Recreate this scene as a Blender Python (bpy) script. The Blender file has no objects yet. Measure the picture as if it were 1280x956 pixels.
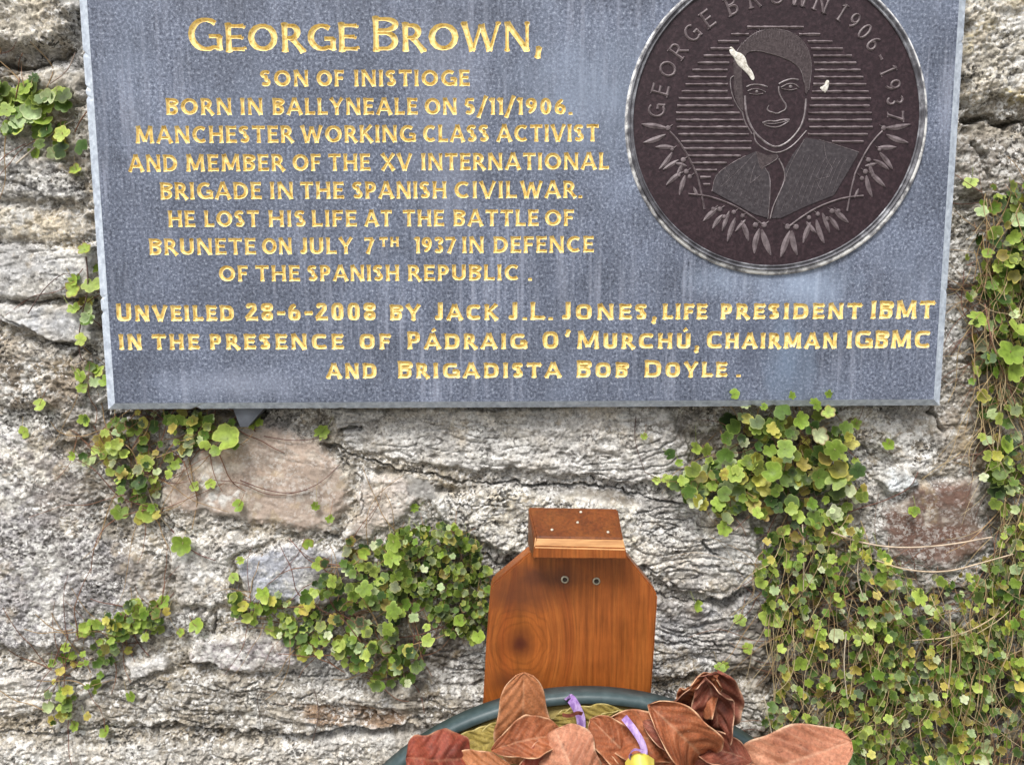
import bpy, bmesh, math, random
import numpy as np
from mathutils import Vector, Matrix

R = math.radians
C = bpy.context.scene.collection
rng = random.Random(7)

# ------------------------------------------------------------------ camera, sky, sun, exposure
H = 1.30                      # eye height above the ground
FPX = 1000.0                  # focal length in photo pixels (1280 wide)
PITCH = R(7.4)
cam_d = bpy.data.cameras.new('camera')
cam_d.sensor_width = 36.0
cam_d.lens = 36.0 * FPX / 1280.0
cam_d.clip_start = 0.02
cam_d.clip_end = 2000
cam = bpy.data.objects.new('camera', cam_d)
C.objects.link(cam)
cam.location = (0, 0, H)
cam.rotation_euler = (R(90) - PITCH, 0, 0)
sc = bpy.context.scene
sc.camera = cam

SUN_EL, SUN_AZ = 57.0, 205.0   # overcast: a broad soft sun high behind the viewer's left shoulder
w = bpy.data.worlds.new('World')
sc.world = w
w.use_nodes = True
nt = w.node_tree
sky = nt.nodes.new('ShaderNodeTexSky')
sky.sky_type = 'NISHITA'
sky.sun_disc = False
sky.sun_elevation = R(SUN_EL)
sky.sun_rotation = R(SUN_AZ)
sky.air_density = 1.0
sky.dust_density = 4.0
sky.ozone_density = 1.0
hs = nt.nodes.new('ShaderNodeHueSaturation')       # cloud cover takes most of the blue out
hs.inputs['Saturation'].default_value = 0.30
nt.links.new(sky.outputs[0], hs.inputs['Color'])
bg = nt.nodes['Background']
nt.links.new(hs.outputs[0], bg.inputs['Color'])
bg.inputs['Strength'].default_value = 0.08
sun_d = bpy.data.lights.new('sun', 'SUN')
sun_d.energy = 1.5
sun_d.angle = R(18)
sun_d.color = (1.0, 0.965, 0.92)
sun = bpy.data.objects.new('sun', sun_d)
C.objects.link(sun)
_az = R(SUN_AZ)
sdir = Vector((math.sin(_az) * math.cos(R(SUN_EL)), math.cos(_az) * math.cos(R(SUN_EL)), math.sin(R(SUN_EL))))
sun.rotation_euler = sdir.to_track_quat('Z', 'Y').to_euler()
sun.location = (-1, -2, 4)
sc.view_settings.view_transform = 'Standard'
sc.view_settings.look = 'None'
sc.view_settings.exposure = 1.26
sc.view_settings.gamma = 1.0
sc.render.engine = 'CYCLES'

# ------------------------------------------------------------------ helpers
CP, SP = math.cos(PITCH), math.sin(PITCH)

def ray(px, py):
    a = (px - 640.0) / FPX
    b = (478.0 - py) / FPX
    return (a, CP + b * SP, -SP + b * CP)

def at(px, py, Y):
    """the point of the vertical plane at distance Y that the photo shows at pixel (px,py)"""
    d = ray(px, py)
    t = Y / d[1]
    return Vector((d[0] * t, Y, H + d[2] * t))

def tag(o, label=None, cat=None, group=None, kind=None):
    if label: o['label'] = label
    if cat: o['category'] = cat
    if group: o['group'] = group
    if kind: o['kind'] = kind
    return o

def empty(name, loc):
    o = bpy.data.objects.new(name, None)
    o.empty_display_size = 0.05
    o.location = loc
    C.objects.link(o)
    return o

def mesh_obj(name, verts, faces, mat, parent=None, smooth=False, cols=None, world=True):
    me = bpy.data.meshes.new(name)
    off = Vector((0, 0, 0))
    if parent is not None and world:
        off = world_loc(parent)
        verts = [(v[0] - off.x, v[1] - off.y, v[2] - off.z) for v in verts]
    me.from_pydata([tuple(v) for v in verts], [], [tuple(f) for f in faces])
    if cols is not None:
        ca = me.color_attributes.new('Col', 'FLOAT_COLOR', 'POINT')
        arr = np.ones((len(verts), 4), np.float32)
        arr[:, :3] = np.array(cols, np.float32)[:, :3]
        ca.data.foreach_set('color', arr.ravel())
    if isinstance(mat, (list, tuple)):
        for m_ in mat: me.materials.append(m_)
    elif mat: me.materials.append(mat)
    if smooth:
        me.polygons.foreach_set('use_smooth', [True] * len(me.polygons))
    me.update()
    o = bpy.data.objects.new(name, me)
    C.objects.link(o)
    if parent is not None: o.parent = parent
    return o

def world_loc(o):
    v = Vector(o.location)
    p = o.parent
    while p is not None:
        v = v + Vector(p.location)
        p = p.parent
    return v

# --- numpy noise
def _hash(ix, iy, seed):
    h = (ix.astype(np.uint32) * np.uint32(374761393)) ^ (iy.astype(np.uint32) * np.uint32(668265263)) ^ np.uint32((seed * 2246822519 + 3266489917) & 0xffffffff)
    h = (h ^ (h >> np.uint32(13))) * np.uint32(1274126177)
    h = (h ^ (h >> np.uint32(16))) * np.uint32(2654435769)
    h = h ^ (h >> np.uint32(15))
    return (h & np.uint32(0xffffff)).astype(np.float32) / np.float32(0xffffff)

def vnoise(x, y, seed=0):
    fx, fy = np.floor(x), np.floor(y)
    ix, iy = fx.astype(np.int32), fy.astype(np.int32)
    tx, ty = (x - fx).astype(np.float32), (y - fy).astype(np.float32)
    tx = tx * tx * tx * (tx * (tx * 6 - 15) + 10)
    ty = ty * ty * ty * (ty * (ty * 6 - 15) + 10)
    a = _hash(ix, iy, seed); b = _hash(ix + 1, iy, seed)
    c = _hash(ix, iy + 1, seed); d = _hash(ix + 1, iy + 1, seed)
    return (a + (b - a) * tx + (c - a) * ty + (a - b - c + d) * tx * ty) * 2 - 1

def fbm(x, y, octv=4, seed=0, gain=0.5):
    s = 0; a = 1.0; n = 0
    ca, sa = 0.8, 0.6
    for i in range(octv):
        s = s + a * vnoise(x, y, seed + i * 17)
        n += a; a *= gain
        x, y = (x * ca - y * sa) * 2.03 + 3.7, (x * sa + y * ca) * 2.03 - 1.3
    return s / n

def worley(x, y, seed=0):
    fx, fy = np.floor(x), np.floor(y)
    ix, iy = fx.astype(np.int32), fy.astype(np.int32)
    f1 = np.full(x.shape, 9.0, np.float32); f2 = np.full(x.shape, 9.0, np.float32); idn = np.zeros(x.shape, np.float32)
    for dx in (-1, 0, 1):
        for dy in (-1, 0, 1):
            jx, jy = ix + dx, iy + dy
            px = fx + dx + _hash(jx, jy, seed); py = fy + dy + _hash(jx, jy, seed + 101)
            d = np.sqrt((px - x) ** 2 + (py - y) ** 2).astype(np.float32)
            n = _hash(jx, jy, seed + 202)
            c = d < f1
            f2 = np.where(c, f1, np.minimum(f2, d))
            idn = np.where(c, n, idn)
            f1 = np.where(c, d, f1)
    return f1, f2, idn

def sstep(a, b, x):
    t = np.clip((x - a) / (b - a), 0, 1)
    return t * t * (3 - 2 * t)

def poly_sdf(x, y, pts):
    """positive inside"""
    d = np.full(x.shape, 1e9, np.float64)
    ins = np.zeros(x.shape, bool)
    n = len(pts)
    for i in range(n):
        x0, y0 = pts[i]; x1, y1 = pts[(i + 1) % n]
        ex, ey = x1 - x0, y1 - y0
        L2 = ex * ex + ey * ey + 1e-18
        t = np.clip(((x - x0) * ex + (y - y0) * ey) / L2, 0, 1)
        d = np.minimum(d, (x - x0 - t * ex) ** 2 + (y - y0 - t * ey) ** 2)
        c = (y0 > y) != (y1 > y)
        if y1 != y0:
            ins ^= c & (x < (x1 - x0) * (y - y0) / (y1 - y0) + x0)
    d = np.sqrt(d)
    return np.where(ins, d, -d)

def line_dist(x, y, pts):
    d = np.full(x.shape, 1e9, np.float64)
    for i in range(len(pts) - 1):
        x0, y0 = pts[i]; x1, y1 = pts[i + 1]
        ex, ey = x1 - x0, y1 - y0
        L2 = ex * ex + ey * ey + 1e-18
        t = np.clip(((x - x0) * ex + (y - y0) * ey) / L2, 0, 1)
        d = np.minimum(d, (x - x0 - t * ex) ** 2 + (y - y0 - t * ey) ** 2)
    return np.sqrt(d)

# ------------------------------------------------------------------ materials
class NT:
    def __init__(s, name):
        s.m = bpy.data.materials.new(name); s.m.use_nodes = True
        s.t = s.m.node_tree; s.b = s.t.nodes['Principled BSDF']
    def n(s, typ, **kw):
        q = s.t.nodes.new(typ)
        for k, v in kw.items():
            if k in q.inputs: q.inputs[k].default_value = v
            else: setattr(q, k, v)
        return q
    def l(s, a, b): s.t.links.new(a, b)
    def coord(s):
        return s.n('ShaderNodeTexCoord').outputs['Object']
    def mapped(s, scale=(1, 1, 1), rot=(0, 0, 0), loc=(0, 0, 0)):
        m = s.n('ShaderNodeMapping'); m.inputs['Scale'].default_value = scale
        m.inputs['Rotation'].default_value = rot; m.inputs['Location'].default_value = loc
        s.l(s.coord(), m.inputs['Vector']); return m.outputs[0]
    def noise(s, vec, scale, detail=4, rough=0.55, dist=0.0):
        q = s.n('ShaderNodeTexNoise'); q.inputs['Scale'].default_value = scale
        q.inputs['Detail'].default_value = detail; q.inputs['Roughness'].default_value = rough
        q.inputs['Distortion'].default_value = dist
        s.l(vec, q.inputs['Vector']); return q.outputs['Fac']
    def ramp(s, fac, stops):
        q = s.n('ShaderNodeValToRGB'); cr = q.color_ramp
        while len(cr.elements) < len(stops): cr.elements.new(0.5)
        for e, (p, c) in zip(cr.elements, stops):
            e.position = p
            e.color = (c, c, c, 1) if isinstance(c, (int, float)) else (*c, 1)
        s.l(fac, q.inputs['Fac']); return q.outputs['Color']
    def mix(s, fac, a, b, mode='MIX'):
        q = s.n('ShaderNodeMix', data_type='RGBA', blend_type=mode)
        for k_, sock, v in ((0, q.inputs[0], fac), (1, q.inputs[6], a), (1, q.inputs[7], b)):
            if hasattr(v, 'is_linked'): s.l(v, sock)
            elif k_ == 0: sock.default_value = v
            elif isinstance(v, (int, float)): sock.default_value = (v, v, v, 1)
            else: sock.default_value = (*v, 1)
        return q.outputs[2]
    def col(s, c):
        if isinstance(c, tuple): s.b.inputs['Base Color'].default_value = (*c, 1)
        else: s.l(c, s.b.inputs['Base Color'])
    def rough(s, v):
        if isinstance(v, (int, float)): s.b.inputs['Roughness'].default_value = v
        else: s.l(v, s.b.inputs['Roughness'])
    def bump(s, h, dist=0.001, strength=1.0):
        q = s.n('ShaderNodeBump'); q.inputs['Distance'].default_value = dist
        q.inputs['Strength'].default_value = strength
        s.l(h, q.inputs['Height']); s.l(q.outputs[0], s.b.inputs['Normal'])
    def attr(s, name='Col'):
        q = s.n('ShaderNodeVertexColor', layer_name=name); return q.outputs['Color']

def mat_wall():
    t = NT('weathered_stone'); v = t.coord()
    vc = t.n('ShaderNodeVertexColor', layer_name='Col'); amt = vc.outputs['Alpha']
    g = t.ramp(t.noise(v, 330, 5, 0.75), [(0.35, 0.28), (0.46, 0.92), (0.55, 1.08), (0.68, 1.8)])
    g2 = t.ramp(t.noise(v, 95, 5, 0.68), [(0.3, 0.66), (0.5, 1.0), (0.7, 1.28)])
    c = t.mix(amt, vc.outputs['Color'], t.mix(1.0, vc.outputs['Color'], g, 'MULTIPLY'))
    c = t.mix(amt, c, t.mix(1.0, c, g2, 'MULTIPLY'))
    # pale crystals and painted-in pit shade: cells of two or three millimetres, in drifts
    def cells(scale, lo, hi, drift, seed, colr, amount):
        q = t.n('ShaderNodeTexVoronoi'); q.inputs['Scale'].default_value = scale
        wv = t.n('ShaderNodeTexNoise'); wv.inputs['Scale'].default_value = scale * .8; wv.inputs['Detail'].default_value = 2
        t.l(v, wv.inputs['Vector'])
        ad = t.n('ShaderNodeVectorMath', operation='MULTIPLY_ADD'); t.l(wv.outputs['Color'], ad.inputs[0]); ad.inputs[1].default_value = (2.2 / scale,) * 3; t.l(v, ad.inputs[2])
        t.l(ad.outputs[0], q.inputs['Vector'])
        sp = t.n('ShaderNodeSeparateColor'); t.l(q.outputs['Color'], sp.inputs[0])
        f = t.ramp(sp.outputs[0], [(lo, 0.0), (hi, 1.0)])
        d = t.ramp(t.noise(t.mapped((1, 1, 1.5), loc=(seed, seed, seed)), drift, 4, .65), [(.44, 0.0), (.60, amount)])
        f = t.mix(1.0, f, d, 'MULTIPLY')
        f = t.mix(1.0, f, amt, 'MULTIPLY')
        return t.mix(f, c, colr)
    c = cells(300, .62, .70, 26, 1.0, (.72, .71, .68), .95)
    c = cells(430, .70, .76, 40, 5.0, (.80, .79, .77), .9)
    c = cells(360, .70, .78, 22, 9.0, (.055, .05, .045), .9)
    t.col(c); t.rough(0.93)
    t.b.inputs['Specular IOR Level'].default_value = 0.25
    bp_ = t.n('ShaderNodeBump'); bp_.inputs['Distance'].default_value = .0021
    t.l(amt, bp_.inputs['Strength']); t.l(t.noise(v, 420, 6, 0.75), bp_.inputs['Height']); t.l(bp_.outputs[0], t.b.inputs['Normal'])
    return t.m

def mat_slab():
    t = NT('blue_limestone'); v = t.coord()
    sp = t.noise(v, 360, 4, 0.75)
    c = t.ramp(sp, [(0.33, (0.028, 0.034, 0.052)), (0.45, (0.082, 0.097, 0.138)), (0.56, (0.142, 0.165, 0.225)), (0.69, (0.36, 0.40, 0.48))])
    mot = t.ramp(t.noise(v, 16, 4, 0.6), [(0.3, 0.72), (0.5, 0.98), (0.7, 1.28)])
    c = t.mix(1.0, c, mot, 'MULTIPLY')
    # run-off streaks of lime, drawn out down the face, and pale bloom from two broad noises
    st = t.noise(t.mapped((150, 1, 7)), 1.0, 3, 0.6)
    stm = t.ramp(st, [(0.50, 0.0), (0.72, 0.55)])
    pt = t.ramp(t.noise(v, 5.5, 3, 0.5), [(0.42, 0.0), (0.62, 1.0)])
    f = t.mix(1.0, stm, pt, 'MULTIPLY')
    c = t.mix(f, c, (0.36, 0.39, 0.48))
    c = t.mix(t.ramp(t.noise(t.mapped((1, 1, 1), loc=(3, 1, 2)), 7, 5, 0.6), [(0.52, 0.0), (0.75, 0.30)]), c, (0.33, 0.40, 0.54))
    def bloom(px, py, rx, ry, colr, a):
        u_, v_ = uv(px, py)
        m = t.n('ShaderNodeVectorMath', operation='SUBTRACT'); t.l(v, m.inputs[0]); m.inputs[1].default_value = (u_, 0, v_)
        m2 = t.n('ShaderNodeVectorMath', operation='MULTIPLY'); t.l(m.outputs[0], m2.inputs[0]); m2.inputs[1].default_value = (1 / (rx * .0008), 0, 1 / (ry * .0008))
        nn = t.n('ShaderNodeTexNoise'); nn.inputs['Scale'].default_value = 42; nn.inputs['Detail'].default_value = 5; t.l(t.mapped((1.6, 1, .7)), nn.inputs['Vector'])
        m3 = t.n('ShaderNodeVectorMath', operation='MULTIPLY_ADD'); t.l(nn.outputs['Color'], m3.inputs[0]); m3.inputs[1].default_value = (1.2, 0, 1.2); t.l(m2.outputs[0], m3.inputs[2])
        m4 = t.n('ShaderNodeVectorMath', operation='SUBTRACT'); t.l(m3.outputs[0], m4.inputs[0]); m4.inputs[1].default_value = (.6, 0, .6)
        ln = t.n('ShaderNodeVectorMath', operation='LENGTH'); t.l(m4.outputs[0], ln.inputs[0])
        return t.mix(t.ramp(ln.outputs['Value'], [(.15, a), (1.0, 0.0)]), c, colr)
    c = bloom(1005, 358, 75, 40, (.36, .45, .60), .5)
    c = bloom(900, 352, 60, 26, (.34, .42, .55), .3)
    c = bloom(985, 455, 40, 75, (.20, .28, .40), .4)
    c = bloom(938, 425, 26, 60, (.045, .055, .085), .6)
    c = bloom(300, 480, 120, 26, (.34, .38, .48), .35)
    c = bloom(745, 115, 130, 90, (.28, .34, .45), .40)
    c = bloom(560, 150, 60, 180, (.30, .33, .42), .35)
    t.col(c); t.rough(0.62)
    t.b.inputs['Specular IOR Level'].default_value = 0.35
    t.bump(sp, 0.0004, 0.7)
    return t.m

def mat_bevel():
    t = NT('sawn_limestone_edge'); v = t.coord()
    c = t.ramp(t.noise(v, 180, 4, 0.6), [(0.3, (0.30, 0.34, 0.41)), (0.55, (0.46, 0.52, 0.60)), (0.75, (0.62, 0.67, 0.74))])
    t.col(c); t.rough(0.6); t.bump(t.noise(v, 300, 3), 0.0004)
    return t.m

def mat_gold():
    t = NT('gold_leaf_paint'); v = t.coord()
    c = t.ramp(t.noise(v, 260, 3, 0.6), [(0.28, (0.40, 0.25, 0.06)), (0.44, (0.80, 0.60, 0.21)), (0.7, (0.92, 0.77, 0.39))])
    t.col(c); t.rough(0.5); t.b.inputs['Specular IOR Level'].default_value = 0.5
    return t.m

def mat_simple(name, stops, scale, rough=0.6, bump=0.0, metal=0.0, spec=0.5, detail=4, mscale=None):
    t = NT(name); v = t.coord() if mscale is None else t.mapped(mscale)
    f = t.noise(v, scale, detail, 0.6)
    t.col(t.ramp(f, stops)); t.rough(rough)
    t.b.inputs['Metallic'].default_value = metal
    t.b.inputs['Specular IOR Level'].default_value = spec
    if bump: t.bump(f, bump)
    return t.m

def mat_leaf(name='toadflax_leaf', transl=0.35):
    t = NT(name)
    c = t.mix(1.0, t.attr(), t.ramp(t.noise(t.coord(), 170, 3, 0.6), [(0.3, 0.72), (0.5, 1.0), (0.7, 1.22)]), 'MULTIPLY')
    t.col(c); t.rough(0.5); t.b.inputs['Specular IOR Level'].default_value = 0.35
    tr = t.n('ShaderNodeBsdfTranslucent'); t.l(c, tr.inputs['Color'])
    mx = t.n('ShaderNodeMixShader'); mx.inputs[0].default_value = transl
    t.l(t.b.outputs[0], mx.inputs[1]); t.l(tr.outputs[0], mx.inputs[2])
    t.l(mx.outputs[0], t.t.nodes['Material Output'].inputs['Surface'])
    return t.m

def mat_attr(name, rough=0.7, nscale=120, stops=((0.3, 0.7), (0.5, 1.0), (0.7, 1.25)), bump=0.0, spec=0.3):
    t = NT(name); f = t.noise(t.coord(), nscale, 4, 0.6)
    t.col(t.mix(1.0, t.attr(), t.ramp(f, list(stops)), 'MULTIPLY')); t.rough(rough)
    t.b.inputs['Specular IOR Level'].default_value = spec
    if bump: t.bump(f, bump)
    return t.m

M_WALL = mat_wall(); M_BEV = mat_bevel(); M_GOLD = mat_gold()
M_LEAF = mat_leaf(); M_STEM = mat_attr('plant_stem', 0.7)

# ------------------------------------------------------------------ ground (below the picture)
gm = mat_simple('gravel_path', [(0.3, (0.10, 0.09, 0.07)), (0.7, (0.26, 0.24, 0.20))], 40, 0.9, 0.004)
tag(mesh_obj('ground', [(-60, -60, 0), (60, -60, 0), (60, 60, 0), (-60, 60, 0)], [(0, 1, 2, 3)], gm), kind='structure')

# ------------------------------------------------------------------ stone wall
YW = 0.832
PLQ_Y = 0.800

def wpt(p): 
    q = at(p[0], p[1], YW); return (q.x, q.z)

def axis(lo, hi, step, outer_lo, outer_hi, grow=1.12):
    mid = list(np.arange(lo, hi + step * 0.5, step))
    s = step; L = []; x = lo
    while x > outer_lo:
        s = min(s * grow, 0.03); x -= s; L.append(x)
    s = step; Rr = []; x = mid[-1]
    while x < outer_hi:
        s = min(s * grow, 0.03); x += s; Rr.append(x)
    return np.array(L[::-1] + mid + Rr)

GX = axis(-0.64, 0.64, 0.0011, -2.4, 2.4)
GZ = axis(H - 0.60, H + 0.30, 0.0011, -0.05, 2.15)
X, Z = np.meshgrid(GX, GZ)
NZ, NX = X.shape
wx = X + 0.012 * fbm(X * 14, Z * 14, 3, 11) + 0.0065 * fbm(X * 70, Z * 70, 4, 12, .6)
wz = Z + 0.009 * fbm(X * 14, Z * 14, 3, 21) + 0.0065 * fbm(X * 70, Z * 70, 4, 22, .6)

n_lo = fbm(X * 9, Z * 9, 4, 31)
n_mid = fbm(X * 45, Z * 45, 4, 32)
n_hi = fbm(X * 170, Z * 170, 3, 33, 0.6)
rid = 1 - np.abs(fbm(X * 60, Z * 90, 4, 34))
w1, w2, wid = worley(X * 165, Z * 165, 41)

# mortar and small rubble everywhere
hgt = -0.002 + 0.006 * n_lo + 0.0048 * n_mid + 0.0034 * n_hi - 0.003 * sstep(0.28, 0.05, w1) - 0.009 * sstep(.28, .6, fbm(X * 30, Z * 42, 4, 35))
col = np.empty(X.shape + (3,), np.float32)
mort = np.array((0.355, 0.32, 0.265), np.float32)
col[:] = mort * (1 + 0.35 * n_mid + 0.25 * n_lo)[..., None]
grey_m = sstep(-0.1, 0.5, fbm(X * 6, Z * 6, 3, 37))[..., None]
col = col * (1 - grey_m) + np.array((0.36, 0.355, 0.345), np.float32) * (1 + 0.3 * n_mid)[..., None] * grey_m
sid = np.zeros(X.shape, np.int16)
texa = np.ones(X.shape, np.float32)

# generic rubble for everything outside the picture (and under the mortar inside it)
ws, wt = wx * 5.2, wz * 9.0
g1, g2, gid = worley(ws, wt, 55)
ge = sstep(0.05, 0.22, g2 - g1)
infr = poly_sdf(X, Z, [wpt(p) for p in ((-70, -70), (1350, -70), (1350, 1030), (-70, 1030))])
gw = ge * sstep(0.02, -0.03, infr)
hgt = hgt * (1 - gw) + gw * (0.004 + 0.014 * gid + 0.006 * n_mid + 0.002 * n_hi)
gc = np.array((0.42, 0.40, 0.37), np.float32)[None, None] * (0.6 + 0.55 * gid + 0.25 * n_mid)[..., None]
col = col * (1 - gw[..., None]) + gc * gw[..., None]

# (label, polygon in photo pixels, colour, proud mm, strata amount, strata slope, lichen, roughness, edge mm)
ST = [
 ('cream weathered stone above the dark crevice', [(-70,-70),(60,-70),(88,0),(80,45),(62,60),(0,57),(-70,58)], (.58,.54,.46), 14, .5, .08, .35, 1.3, 9),
 ('pale lime mortared stone beside the plaque', [(-70,84),(20,80),(66,74),(96,86),(112,138),(70,120),(20,100),(-70,110)], (.58,.53,.44), 4, .2, .1, .2, .7, 12),
 ('small white block', [(66,-40),(112,-40),(112,9),(70,7)], (.62,.63,.64), 9, 0, 0, 0, .3, 3),
 ('dark grey lichened stone', [(-70,205),(40,196),(100,214),(116,250),(60,262),(-70,250)], (.25,.245,.24), 6, .4, -.15, .5, 1.2, 8),
 ('cream stone', [(-70,256),(60,268),(117,260),(121,300),(60,312),(-70,300)], (.56,.51,.42), 5, .5, .05, .2, 1., 8),
 ('smooth grey slab', [(-70,304),(50,308),(124,304),(128,369),(-70,371)], (.44,.44,.44), 7, .5, .05, .5, .6, 5),
 ('bluish white cracked slab', [(-70,376),(128,377),(126,428),(80,428),(30,406),(-70,394)], (.52,.53,.55), 8, .2, -.2, .5, .5, 5),
 ('tan rough stone', [(-70,402),(20,414),(76,436),(126,440),(131,505),(60,516),(-70,505)], (.37,.315,.25), 5, .3, -.1, .35, 1.3, 12),
 ('broad grey stone blotched with white lichen', [(-70,520),(60,532),(115,590),(138,660),(195,700),(212,758),(150,806),(60,818),(-70,810)], (.36,.345,.35), 9, .15, -.3, 1.0, 1.1, 16),
 ('pink sandstone with smooth face', [(197,600),(240,556),(325,520),(395,538),(440,595),(424,672),(330,662),(205,640)], (.43,.345,.285), 5, .1, -.3, .05, .22, 14),
 ('long layered grey slab under the plaque', [(395,505),(520,505),(700,505),(830,505),(862,560),(846,606),(740,600),(640,590),(560,584),(512,574),(430,556)], (.48,.465,.44), 7, .6, -.06, .35, .9, 6),
 ('whitish layered stone', [(536,612),(620,606),(720,614),(800,622),(905,640),(895,690),(780,700),(640,700),(560,662)], (.58,.55,.48), 9, .55, .06, .4, 1.3, 8),
 ('pinkish grey stone', [(442,590),(505,594),(528,622),(505,652),(430,684),(427,655)], (.50,.45,.41), 6, .1, .2, .6, .6, 8),
 ('small smooth recessed grey stone', [(503,590),(545,602),(566,616),(535,630),(510,620)], (.30,.29,.275), 0, 0, 0, .1, .3, 5),
 ('smooth grey brown recess under the long slab', [(676,608),(760,611),(812,622),(800,634),(720,630)], (.27,.245,.21), -2, 0, 0, .0, .25, 5),
 ('blue grey stone', [(298,702),(370,674),(440,690),(452,742),(400,758),(306,757)], (.37,.385,.43), 6, .1, .1, .5, .6, 8),
 ('pale grey stone with white lichen', [(200,664),(330,670),(362,676),(298,700),(294,754),(217,760),(203,700)], (.50,.48,.45), 6, .1, .1, .9, 1.0, 8),
 ('small dark stone', [(180,762),(255,757),(266,785),(226,796),(180,792)], (.27,.26,.25), 3, .3, -.1, .2, 1, 5),
 ('rounded purple grey stone with white lichen', [(232,790),(300,782),(370,797),(376,836),(300,843),(236,832)], (.43,.39,.40), 9, .1, .1, 1.0, .9, 9),
 ('small white quartz stone', [(158,822),(212,816),(220,841),(157,846)], (.62,.61,.60), 9, 0, 0, .2, .6, 5),
 ('dark splintered slate', [(150,846),(300,846),(430,862),(540,850),(610,860),(612,905),(470,906),(380,916),(200,900),(100,898),(62,880)], (.30,.275,.235), 8, 1.2, -.12, .35, 1.0, 5),
 ('grey layered stone', [(-70,822),(100,826),(150,848),(62,884),(0,900),(-70,905)], (.44,.42,.40), 6, .9, .1, .7, .9, 8),
 ('pale stone with broken face', [(-70,926),(60,922),(200,916),(380,926),(490,912),(580,920),(580,1060),(-70,1060)], (.53,.50,.45), 8, .5, -.1, .5, 1.2, 8),
 ('brown splintered stone', [(350,874),(430,870),(520,880),(508,903),(400,902)], (.33,.23,.155), 9, 1.2, -.1, .0, .8, 4),
 ('dark rough slate beside the board', [(515,780),(560,800),(612,786),(612,862),(540,856),(505,840)], (.29,.275,.25), 3, 1.2, .25, .4, 1.2, 8),
 ('pale grey layered slate right of the board', [(785,612),(862,606),(940,652),(962,722),(900,756),(830,736),(785,690)], (.50,.485,.465), 9, .75, -.12, .6, 1.1, 7),
 ('dark grey layered slate', [(812,742),(900,762),(962,728),(972,790),(940,832),(900,846),(812,846)], (.37,.37,.38), 6, .9, .05, .6, 1.1, 6),
 ('speckled dark stone', [(812,856),(930,852),(965,900),(950,1060),(812,1060)], (.35,.34,.32), 3, .8, .1, .9, 1.3, 8),
 ('red brown stone', [(1096,634),(1150,590),(1222,600),(1242,680),(1190,722),(1104,702)], (.155,.095,.075), 5, .1, .3, .0, .3, 14),
 ('white quartz stone with glassy face', [(1096,592),(1115,574),(1143,570),(1152,597),(1112,614)], (.60,.64,.66), 12, .3, .5, .1, .8, 5),
 ('tan crumbling stone', [(950,505),(1080,505),(1245,520),(1243,600),(1150,592),(1096,566),(1000,556)], (.33,.29,.235), 4, .3, .1, .5, 1.3, 12),
 ('cream pitted stone with yellow lichen', [(1198,-70),(1360,-70),(1360,150),(1285,140),(1240,128),(1205,142)], (.56,.52,.44), 10, .3, .1, .6, 1.6, 9),
 ('grey brown stone', [(1196,162),(1290,160),(1360,170),(1360,235),(1240,255),(1190,236)], (.33,.30,.265), 4, .3, .1, .4, 1.2, 9),
]
lich_n = fbm(X * 28, Z * 28, 4, 61)
lich_f = fbm(X * 120, Z * 120, 3, 62)
l1, l2, lid = worley(X * 95, Z * 95, 63)
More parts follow.
